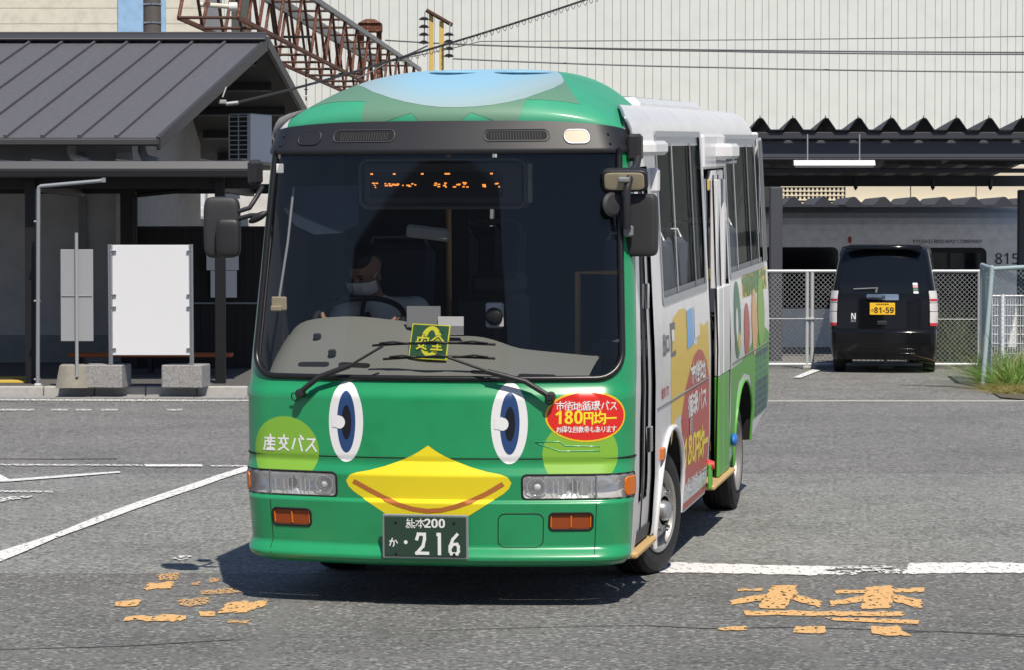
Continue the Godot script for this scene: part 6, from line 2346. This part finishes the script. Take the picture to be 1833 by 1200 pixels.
func make_bus_inside(bus: Node3D) -> void:
	# lining
	var b := MB.new()
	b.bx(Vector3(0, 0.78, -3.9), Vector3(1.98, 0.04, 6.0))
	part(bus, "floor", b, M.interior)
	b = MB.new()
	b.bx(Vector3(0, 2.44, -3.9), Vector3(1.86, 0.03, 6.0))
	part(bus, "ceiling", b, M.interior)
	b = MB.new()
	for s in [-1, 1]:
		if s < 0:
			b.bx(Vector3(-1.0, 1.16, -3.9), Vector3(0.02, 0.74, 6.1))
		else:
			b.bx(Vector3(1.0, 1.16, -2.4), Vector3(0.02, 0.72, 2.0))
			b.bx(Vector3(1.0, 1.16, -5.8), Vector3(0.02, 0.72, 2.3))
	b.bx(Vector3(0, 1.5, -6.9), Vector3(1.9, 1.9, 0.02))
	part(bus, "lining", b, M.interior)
	# dashboard: a shelf behind the glass with a hump over the instruments
	b = MB.new()
	var top := func(s: float): return 1.33 + 0.14 * exp(-pow((s + 0.58) / 0.42, 6.0)) + 0.025 * exp(-pow((s + 0.56) / 0.25, 2.0)) + 0.06 * exp(-pow((s - 0.02) / 0.28, 4.0)) - 0.05 * clampf((s - 0.3) / 0.5, 0.0, 1.0)
	var dash := func(s: float, t: float):
		var p := B.plan(s)
		var y: float = 1.17 + (top.call(s) - 1.17) * (0.75 * t + 0.25 * sin(t * PI / 2))
		return Vector3(p.x * 0.975, y, -0.115 - p.y * 0.96 - 0.34 * t - 0.14 * t * t)
	b = patch(poly([-1.0, 0.0, 0.84, 0.0, 0.84, 1.0, -1.0, 1.0]), [], dash, span(-1.0, 0.84, 0.05), span(0.0, 1.0, 0.08))
	for i in 37:
		var s0 := lerpf(-1.0, 0.84, i / 37.0)
		var s1 := lerpf(-1.0, 0.84, (i + 1) / 37.0)
		var a: Vector3 = dash.call(s0, 1.0)
		var c: Vector3 = dash.call(s1, 1.0)
		b.quad(a, c, Vector3(c.x, 0.8, c.z - 0.05), Vector3(a.x, 0.8, a.z - 0.05), Vector3(0, 0, -1))
	var dp := part(bus, "dashboard", b, M.dash)
	for q in [[-0.79, -0.60], [-0.545, -0.36], [0.20, 0.40], [0.46, 0.66]]:
		part(dp, "demister_slot", film(round_rect(q[0], 0.20, q[1], 0.26, 0.025), dash, 0.004, 0.04), M.vent_black)
	for q in [[-0.72, 0.62], [-0.595, 0.36]]:
		var p: Vector3 = dash.call(q[0], q[1])
		var k := MB.new()
		k.bx(p + Vector3(0, 0.012, 0.01), Vector3(0.04, 0.04, 0.035), 0.008)
		part(dp, "dash_sensor", k, M.plastic_black)
	# steering wheel
	var sw := Node3D.new()
	sw.name = "steering_wheel"
	bus.add_child(sw, true)
	sw.position = Vector3(-0.557, 1.475, -0.84)
	sw.rotation = Vector3(deg_to_rad(24), 0.1, 0)
	b = MB.new()
	var ring := []
	for i in 36:
		ring.append(Vector3(cos(TAU * i / 36) * 0.245, 0, sin(TAU * i / 36) * 0.245))
	b.tube(ring, 0.016, 8, true)
	part(sw, "rim", b, M.plastic_black)
	b = MB.new()
	for a in [0.3, PI - 0.3, PI / 2 + PI]:
		b.tube([Vector3(cos(a) * 0.24, 0, sin(a) * 0.24), Vector3(cos(a) * 0.04, -0.04, sin(a) * 0.04)], 0.013, 6)
	b.lathe([Vector2(0.07, -0.06), Vector2(0.075, -0.02), Vector2(0.05, 0.0), Vector2(0, 0.0)], Vector3(0, -0.01, 0), Basis(), 16)
	b.tube([Vector3(0, -0.04, 0), Vector3(0, -0.4, 0.0)], 0.04, 8)
	part(sw, "spokes", b, M.plastic_black)
	# destination display
	var ds := Node3D.new()
	ds.name = "destination_display"
	bus.add_child(ds, true)
	ds.position = Vector3(-0.03, 2.217, -0.56)
	b = MB.new()
	b.bx(Vector3(0, 0, -0.13), Vector3(0.92, 0.27, 0.2), 0.03)
	part(ds, "housing", b, M.plastic_black)
	var flat := func(u: float, v: float): return Vector3(u, v, -0.028)
	part(ds, "frame", ring_on(round_rect(-0.455, -0.13, 0.455, 0.13, 0.05), flat, 0.009, 0.004), M.step_dark)
	part(ds, "screen", film(round_rect(-0.40, -0.075, 0.33, 0.062, 0.01), flat, 0.002, 0.5), M.vent_black)
	var seeds := RandomNumberGenerator.new()
	seeds.seed = 44
	b = MB.new()
	for i in 13:
		var x := -0.385 + i * 0.055
		if i in [5, 10]:
			continue
		for k in seeds.randi_range(2, 5):
			b.bx(Vector3(x + seeds.randf_range(0, 0.045), -0.008 + seeds.randf_range(-0.012, 0.012), -0.024), Vector3(seeds.randf_range(0.006, 0.018), 0.0065, 0.003))
	for x in [-0.39, -0.265, -0.11, 0.02, 0.035, 0.27]:
		b.bx(Vector3(x, 0.052, -0.024), Vector3(0.014, 0.008, 0.003))
	part(ds, "lit_dots", b, M.led_orange)
	# tinted sun visor, interior mirror, yellow pole
	b = MB.new()
	b.prism(poly([-0.94, 2.20, -0.92, 2.08, -0.86, 1.99, -0.75, 1.94, -0.60, 1.95, -0.505, 2.0, -0.505, 2.21]), Vector3(0, 0, -0.62), Vector3.RIGHT, Vector3.UP, Vector3(0, 0, -0.004))
	part(bus, "sun_visor", b, M.visor_film)
	b = MB.new()
	b.bx(Vector3(-0.12, 1.95, -0.62), Vector3(0.24, 0.07, 0.03), 0.02, Basis(Vector3(0, 0, 1), -0.12))
	part(bus, "interior_mirror", b, M.dash)
	b = MB.new()
	b.tube([Vector3(-0.30, 0.8, -2.0), Vector3(-0.30, 2.43, -2.0)], 0.018, 8)
	b.tube([Vector3(0.55, 0.8, -1.5), Vector3(0.55, 1.7, -1.5), Vector3(0.9, 1.7, -1.5)], 0.018, 8)
	part(bus, "hand_pole", b, M.side_orange)
	b = MB.new()
	b.bx(Vector3(0.0, 1.18, -1.75), Vector3(0.4, 0.8, 0.4), 0.05)
	b.bx(Vector3(0.06, 1.63, -1.70), Vector3(0.28, 0.12, 0.3), 0.03)
	part(bus, "fare_box", b, M.step_dark)
	b = MB.new()
	b.bx(Vector3(0.19, 1.49, -0.9), Vector3(0.10, 0.14, 0.03), 0.01)
	part(bus, "card_reader", b, M.paper)
	b = MB.new()
	b.ell(Vector3(0.19, 1.485, -0.88), Vector3(0.05, 0.05, 0.02))
	part(bus, "reader_dial", b, M.plastic_black)
	# papers on the dash, and the green safety card
	for q in [[-0.122, 1.505, 0.185, 0.11, "zinc_plate"], [0.03, 1.478, 0.14, 0.055, "paper"], [-0.19, 1.468, 0.055, 0.048, "paper"], [0.04, 1.43, 0.12, 0.05, "zinc_plate"]]:
		b = MB.new()
		b.bx(Vector3(q[0], q[1], -0.50 + q[0] * 0.1), Vector3(q[2], q[3], 0.006))
		part(dp, "paper_card", b, M[q[4]])
	var sc := Node3D.new()
	sc.name = "safety_card"
	bus.add_child(sc, true)
	sc.position = Vector3(-0.045, 1.378, -0.30)
	sc.rotation = Vector3(-0.35, 0, -0.05)
	b = MB.new()
	b.bx(Vector3.ZERO, Vector3(0.21, 0.20, 0.006), 0.002)
	part(sc, "card", b, M.sign_yellow)
	var cf := func(u: float, v: float): return Vector3(u, v, 0.003)
	part(sc, "green_field", film(round_rect(-0.098, -0.094, 0.098, 0.094, 0.004, 2), cf, 0.0008, 0.5), M.sign_green)
	part(sc, "oval_mark", film(oval(0.008, 0.002, 0.058, 0.088, 32), cf, 0.0016, 0.5), M.sign_yellow)
	part(sc, "oval_core", film(oval(0.008, 0.002, 0.026, 0.066, 24), cf, 0.0024, 0.5), M.sign_green)
	for i in 5:
		var z := MB.new()
		z.bx(Vector3(0.06 - i * 0.004, 0.06 - i * 0.03, 0.0055), Vector3(0.03, 0.004, 0.001))
		part(sc, "hatch_line", z, M.sign_green)
	part(sc, "letter_backing", write("安全", cf, -0.070, -0.045, 0.150, 0.078, 0.018, 0.0034, 0.08), M.sign_green)
	part(sc, "lettering", write("安全", cf, -0.070, -0.045, 0.150, 0.078, 0.0092, 0.0062, 0.08), M.sign_yellow)
	b = MB.new()
	b.bx(bf(-0.94, 2.305) - normal_of(bf, Vector2(-0.94, 2.305)) * 0.012, Vector3(0.04, 0.05, 0.004), 0.002)
	part(bus, "window_sticker", b, M.paper)
	b = MB.new()
	b.bx(Vector3(-0.90, 1.575, -0.42), Vector3(0.085, 0.075, 0.02), 0.006)
	b.bx(Vector3(-0.91, 1.55, -0.40), Vector3(0.06, 0.03, 0.04), 0.006)
	part(bus, "toll_device", b, M.lamp_cream)
	b = MB.new()
	b.tube([Vector3(-0.90, 1.6, -0.42), Vector3(-0.87, 1.9, -0.5), Vector3(-0.86, 2.2, -0.6)], 0.008, 5)
	part(bus, "device_cable", b, M.zinc_plate)
	# seats
	var seat := func(x: float, z: float, called: String):
		var sn := Node3D.new()
		sn.name = called
		bus.add_child(sn, true)
		sn.position = Vector3(x, 0.8, z)
		var q := MB.new()
		q.bx(Vector3(0, 0.40, 0.0), Vector3(0.44, 0.12, 0.44), 0.04)
		part(sn, "cushion", q, M.seat_cloth)
		q = MB.new()
		q.bx(Vector3(0, 0.74, -0.22), Vector3(0.43, 0.62, 0.12), 0.04, Basis(Vector3.RIGHT, -0.15))
		part(sn, "backrest", q, M.seat_cloth)
		q = MB.new()
		q.bx(Vector3(0, 0.17, 0), Vector3(0.3, 0.34, 0.3), 0.01)
		part(sn, "base", q, M.plastic_black)
		q = MB.new()
		q.tube([Vector3(-0.18, 1.02, -0.27), Vector3(-0.15, 1.09, -0.28), Vector3(0.15, 1.09, -0.28), Vector3(0.18, 1.02, -0.27)], 0.013, 6)
		part(sn, "grip", q, M.alu)
	seat.call(-0.56, -1.56, "driver_seat")
	for i in 4:
		seat.call(-0.72, -2.75 - i * 0.85, "passenger_seat")
	for q in [[0.72, -2.3], [0.72, -3.05], [0.72, -4.95], [0.72, -5.7]]:
		seat.call(q[0], q[1], "passenger_seat")
	b = MB.new()
	b.bx(Vector3(-0.56, 1.65, -2.05), Vector3(0.75, 1.5, 0.02), 0.005)
	part(bus, "driver_partition", b, M.interior)

func make_bus_mirrors(bus: Node3D) -> void:
	# door side: bracket, bent arm, square mirror, wide mirror and round mirror
	var r := Node3D.new()
	r.name = "door_side_mirror"
	bus.add_child(r, true)
	var b := MB.new()
	b.bx(Vector3(1.015, 2.405, -0.60), Vector3(0.078, 0.145, 0.10), 0.016)
	part(r, "bracket", b, M.plastic_black)
	b = MB.new()
	b.tube([Vector3(1.035, 2.36, -0.58), Vector3(1.035, 2.31, -0.52), Vector3(1.016, 2.25, -0.40), Vector3(1.006, 2.17, -0.36), Vector3(1.005, 1.98, -0.385)], 0.021, 10)
	part(r, "arm", b, M.plastic_black)
	b = MB.new()
	b.bx(Vector3(1.008, 1.965, -0.415), Vector3(0.05, 0.06, 0.05), 0.01)
	part(r, "clamp", b, M.zinc_old)
	b = MB.new()
	b.bx(Vector3(0.99, 2.235, -0.375), Vector3(0.06, 0.03, 0.05), 0.008)
	part(r, "clamp", b, M.zinc_old)
	b = MB.new()
	b.sup(Vector3(1.058, 1.995, -0.50), Vector3(0.092, 0.166, 0.045), 0.28, Basis(Vector3.UP, -0.1))
	part(r, "square_mirror", b, M.mirror_back)
	b = MB.new()
	b.sup(Vector3(0.988, 2.235, -0.43), Vector3(0.122, 0.062, 0.03), 0.35, Basis(Vector3.RIGHT, 0.35))
	part(r, "wide_mirror", b, M.plastic_black)
	b = MB.new()
	b.sup(Vector3(0.988, 2.227, -0.402), Vector3(0.106, 0.048, 0.004), 0.35, Basis(Vector3.RIGHT, 0.35))
	part(r, "wide_mirror_face", b, M.lamp_cream)
	b = MB.new()
	b.lathe([Vector2(0.0, -0.035), Vector2(0.04, -0.03), Vector2(0.064, -0.01), Vector2(0.066, 0.0), Vector2(0.05, 0.010), Vector2(0, 0.014)], Vector3(0.925, 2.105, -0.40), Basis(Vector3(0, 1, 0), 0.9) * Basis(Vector3.RIGHT, PI / 2 - 0.1), 24)
	part(r, "round_mirror", b, M.mirror_back)
	b = MB.new()
	b.tube([Vector3(0.94, 2.10, -0.43), Vector3(1.0, 2.10, -0.44)], 0.009, 6)
	part(r, "round_mirror_stem", b, M.plastic_black)
	# driver side
	var l := Node3D.new()
	l.name = "driver_side_mirror"
	bus.add_child(l, true)
	b = MB.new()
	b.sup(Vector3(-1.23, 1.985, -0.48), Vector3(0.098, 0.166, 0.055), 0.36, Basis(Vector3.UP, 0.15))
	part(l, "main_mirror", b, M.mirror_back)
	b = MB.new()
	b.sup(Vector3(-1.178, 1.93, -0.42), Vector3(0.066, 0.104, 0.045), 0.42, Basis(Vector3.UP, 0.15))
	part(l, "lower_mirror", b, M.plastic_black)
	b = MB.new()
	b.tube([Vector3(-1.14, 2.07, -0.46), Vector3(-1.07, 2.09, -0.46), Vector3(-1.04, 2.15, -0.50), Vector3(-1.03, 2.20, -0.58)], 0.013, 8)
	b.tube([Vector3(-1.14, 2.03, -0.46), Vector3(-1.06, 2.05, -0.46), Vector3(-0.985, 2.05, -0.45)], 0.013, 8)
	b.ell(Vector3(-1.02, 2.04, -0.45), Vector3(0.06, 0.022, 0.03), Basis(Vector3(0, 0, 1), 0.5))
	part(l, "arm", b, M.plastic_black)
	b = MB.new()
	b.bx(Vector3(-1.075, 2.28, -0.60), Vector3(0.075, 0.14, 0.08), 0.02)
	part(l, "bracket", b, M.plastic_black)

# ---------------------------------------------------------------- the parked van
var V := Shell.new()
func vf(s: float, y: float) -> Vector3:
	return V.front(s, y)

func make_van() -> void:
	V.setup([0.18, -0.05, 0.30, -0.01, 0.42, 0.0, 0.58, 0.0, 0.62, -0.03, 1.05, -0.06, 1.20, -0.08, 1.64, -0.20, 1.72, -0.27, 1.77, -0.42], [0.18, 0.70, 0.35, 0.725, 0.8, 0.735, 1.05, 0.725, 1.64, 0.62, 1.74, 0.585, 1.77, 0.50], 4.0, 0.88)
	var van := thing("parked_van", "small black van seen from behind, parked against the chain link fence", "van", "", Vector3(at(1580, 600, 42.2).x, rise(42.2), -42.2), -0.15)
	var K = M.car_black
	var ST := V.st
	var us := span(-ST, ST, 0.07, [-V.sa, V.sa])
	var win := poly([-0.80, 1.10, -0.86, 1.18, -0.90, 1.55, -0.84, 1.66, 0.84, 1.66, 0.90, 1.55, 0.86, 1.18, 0.80, 1.10])
	var tl := [round_rect(0.86, 0.72, ST + 0.05, 1.14, 0.03), round_rect(-ST - 0.05, 0.72, -0.86, 1.14, 0.03)]
	part(van, "tailgate", patch(poly([-ST, 0.62, ST, 0.62, ST, 1.77, -ST, 1.77]), [win], vf, us, span(0.62, 1.77, 0.08, [1.05, 1.20, 1.64, 1.72])), K)
	part(van, "rear_bumper", patch(poly([-ST, 0.18, ST, 0.18, ST, 0.612, -ST, 0.612]), [], vf, us, span(0.18, 0.612, 0.06, [0.30, 0.42, 0.58])), K)
	part(van, "rear_window", patch(win, [], vf, us, span(1.1, 1.66, 0.1), 0.003), M.car_glass)
	var b := MB.new()
	var gp := []
	for u in us:
		gp.append(vf(u, 0.616) + Vector3(0, 0, -0.012))
	b.tube(gp, 0.008, 5)
	part(van, "bumper_gap", b, M.vent_black)
	part(van, "bumper_crease", ring_on(round_rect(-0.62, 0.27, 0.62, 0.33, 0.02), vf, 0.006), K)
	# sides, roof, underbody
	var sides := MB.new()
	var ys := span(0.18, 1.77, 0.08, [0.35, 0.8, 1.05, 1.64, 1.74])
	for s in [-1, 1]:
		for i in ys.size() - 1:
			var a := vf(ST * s, ys[i])
			var c := vf(ST * s, ys[i + 1])
			var ra := Vector3(a.x, a.y, -3.3 + 0.5 * clampf((a.y - 1.0) / 0.7, 0, 1))
			var rc := Vector3(c.x, c.y, -3.3 + 0.5 * clampf((c.y - 1.0) / 0.7, 0, 1))
			sides.quad(a, c, rc, ra, Vector3(s, 0.2, 0))
	part(van, "body_sides", sides, K)
	b = MB.new()
	var edge := []
	for u in us:
		edge.append(vf(u, 1.77))
	for i in edge.size() - 1:
		b.quad(edge[i], edge[i + 1], Vector3(edge[i + 1].x, 1.78, -2.8), Vector3(edge[i].x, 1.78, -2.8), Vector3.UP)
	b.bx(Vector3(0, 1.2, -3.2), Vector3(1.2, 1.0, 0.1))
	part(van, "roof", b, K)
	b = MB.new()
	b.bx(Vector3(0, 0.32, -1.7), Vector3(1.3, 0.25, 3.0), 0.04)
	part(van, "underbody", b, M.vent_black)
	b = MB.new()
	b.bx(Vector3(0, 1.725, -0.22), Vector3(1.05, 0.035, 0.16), 0.012)
	part(van, "roof_spoiler", b, K)
	for s in [-1, 1]:
		var lamp := Node3D.new()
		lamp.name = "tail_lamp"
		van.add_child(lamp, true)
		for q in [[0.98, 1.14, "tail_white"], [0.86, 0.972, "tail_white"], [0.70, 0.852, "tail_white"], [0.66, 0.70, "tail_red"], [1.00, 1.03, "tail_red"]]:
			var o := PackedVector2Array()
			for e in round_rect(0.87, q[0], ST - 0.03, q[1], 0.012, 2):
				o.append(Vector2(e.x * s, e.y))
			part(lamp, "lens", patch(o, [], vf, span(-ST, ST, 0.06), span(q[0], q[1], 0.05), 0.012 if q[2] == "tail_white" else 0.016), M[q[2]])
		b = MB.new()
		b.tube([vf(s * 0.86, 0.66) + Vector3(0, 0, 0.004), vf(s * 0.86, 1.14) + Vector3(0, 0, 0.004)], 0.005, 5)
		part(lamp, "trim", b, K)
	part(van, "chrome_strip", film(round_rect(-0.315, 1.015, 0.29, 1.095, 0.02), vf, 0.014), M.chrome)
	b = MB.new()
	for x in [-0.022, 0.022]:
		b.bx(vf(x, 1.055) + Vector3(0, 0, 0.02), Vector3(0.012, 0.055, 0.006))
	b.bx(vf(0, 1.055) + Vector3(0, 0, 0.02), Vector3(0.04, 0.012, 0.006))
	part(van, "emblem", b, M.print_black)
	var pl := Node3D.new()
	pl.name = "number_plate"
	van.add_child(pl, true)
	pl.position = vf(-0.015, 0.895) + Vector3(0, 0, 0.014)
	b = MB.new()
	b.bx(Vector3.ZERO, Vector3(0.345, 0.165, 0.008), 0.003)
	part(pl, "plate", b, M.plate_yellow)
	part(pl, "lettering", word("81-59", 0.078, null, 700), M.print_black).position = Vector3(0.022, -0.02, 0.006)
	b = MB.new()
	for i in 6:
		b.bx(Vector3(-0.075 + i * 0.03, 0.064, 0.005), Vector3(0.02, 0.016, 0.002))
	part(pl, "region_row", b, M.print_black)
	b = MB.new()
	b.tube([Vector3(-0.15, -0.02, 0.005), Vector3(-0.135, -0.005, 0.005), Vector3(-0.12, -0.02, 0.005), Vector3(-0.135, -0.035, 0.005)], 0.004, 4, true)
	part(pl, "kana_mark", b, M.print_black)
	part(van, "lettering", stamp("N", vf, -0.555, 0.79, 0.085, 1.2, 0.008), M.letter_white)
	part(van, "lettering", stamp("BOX", vf, -0.555, 0.725, 0.03, 1.1, 0.008), M.chrome)
	b = MB.new()
	b.bx(vf(-0.02, 0.70) + Vector3(0, 0, 0.006), Vector3(0.14, 0.06, 0.02), 0.01)
	part(van, "gate_handle", b, M.plastic_black)
	b = MB.new()
	b.tube([vf(-0.58, 1.165) + Vector3(0, 0, 0.03), vf(-0.15, 1.18) + Vector3(0, 0, 0.03)], 0.010, 6)
	b.tube([vf(-0.14, 1.12) + Vector3(0, 0, 0.02), vf(-0.12, 1.19) + Vector3(0, 0, 0.035)], 0.018, 6)
	part(van, "rear_wiper", b, M.zinc_old)
	for q in [[1.235, "paper"], [1.20, "side_pink"], [1.16, "olive"], [1.12, "paper"]]:
		part(van, "window_sticker", film(round_rect(0.575, q[0] - 0.016, 0.675, q[0] + 0.016, 0.012, 3), vf, 0.006), M[q[1]])
	for s in [-1, 1]:
		b = MB.new()
		b.bx(Vector3(s * 0.86, 1.10, -2.4), Vector3(0.2, 0.16, 0.1), 0.03)
		b.tube([Vector3(s * 0.72, 1.07, -2.4), Vector3(s * 0.84, 1.08, -2.4)], 0.02, 6)
		part(van, "door_mirror", b, K)
		for z in [-0.62, -3.0]:
			var w := Node3D.new()
			w.name = "wheel"
			van.add_child(w, true)
			w.position = Vector3(s * 0.70, 0.285, z)
			b = MB.new()
			b.lathe([Vector2(0.17, -0.165), Vector2(0.27, -0.165), Vector2(0.288, -0.14), Vector2(0.288, -0.02), Vector2(0.27, 0.0), Vector2(0.18, 0.0), Vector2(0.17, -0.02)], Vector3.ZERO, Basis(Vector3(0, 0, 1), -PI / 2 * s), 28)
			part(w, "tyre", b, M.rubber)
			b = MB.new()
			b.lathe([Vector2(0.175, -0.01), Vector2(0.1, -0.03), Vector2(0, -0.02)], Vector3.ZERO, Basis(Vector3(0, 0, 1), -PI / 2 * s), 20)
			part(w, "rim", b, M.rim_steel)

# ---------------------------------------------------------------- what the windscreen mirrors
func make_behind() -> void:
	var t := thing("opposite_building", "dark gabled building across the forecourt, mirrored in the bus windscreen", "building")
	var b := MB.new()
	var prof := PackedVector2Array([Vector2(-25.0, 0), Vector2(-25.0, 15.5), Vector2(-13.3, 15.3), Vector2(-5.5, 13.9), Vector2(-5.5, 0)])
	b.prism(prof, Vector3(0, 0, 11.0), Vector3.RIGHT, Vector3.UP, Vector3(0, 0, 9.0))
	part(t, "wall", b, M.mirrored_wall)
	b = MB.new()
	b.bx(Vector3(-9.3, 14.64, 15.6), Vector3(8.3, 0.1, 9.4), 0.02, Basis(Vector3(0, 0, 1), -atan2(1.4, 7.8)))
	part(t, "roof_slope", b, M.roof_dark)

# ---------------------------------------------------------------- the scene
func _ready() -> void:
	var cam := Camera3D.new()
	cam.name = "camera"
	cam.position = Vector3(0, EYE, 0)
	cam.rotation.x = -PITCH
	cam.fov = rad_to_deg(2.0 * atan(600.0 / FOC))
	cam.near = 0.5
	cam.far = 2000.0
	add_child(cam)
	var env := Environment.new()
	env.background_mode = Environment.BG_SKY
	var sky := Sky.new()
	var sm := ProceduralSkyMaterial.new()
	sm.sky_top_color = Color(0.34, 0.45, 0.62)
	sm.sky_horizon_color = Color(0.76, 0.80, 0.85)
	sm.ground_horizon_color = Color(0.55, 0.56, 0.57)
	sm.ground_bottom_color = Color(0.35, 0.35, 0.35)
	sm.sky_curve = 0.16
	sm.sky_energy_multiplier = 1.0
	sky.sky_material = sm
	env.sky = sky
	env.tonemap_mode = Environment.TONE_MAPPER_LINEAR
	env.tonemap_exposure = 1.08
	env.sdfgi_enabled = true
	env.ssao_enabled = true
	env.ssil_enabled = true
	var we := WorldEnvironment.new()
	we.name = "world"
	we.environment = env
	add_child(we)
	var sun := DirectionalLight3D.new()
	sun.name = "sun"
	sun.light_color = Color(1.0, 0.965, 0.91)
	sun.light_energy = 1.55
	sun.light_angular_distance = 0.5
	sun.shadow_enabled = true
	add_child(sun)
	sun.look_at_from_position(Vector3.ZERO, Vector3(-0.19, -1.0, -0.65), Vector3.UP)
	rng.seed = 11
	make_materials()
	make_ground()
	make_back()
	make_station()
	make_platform()
	make_van()
	make_behind()
	make_bus()
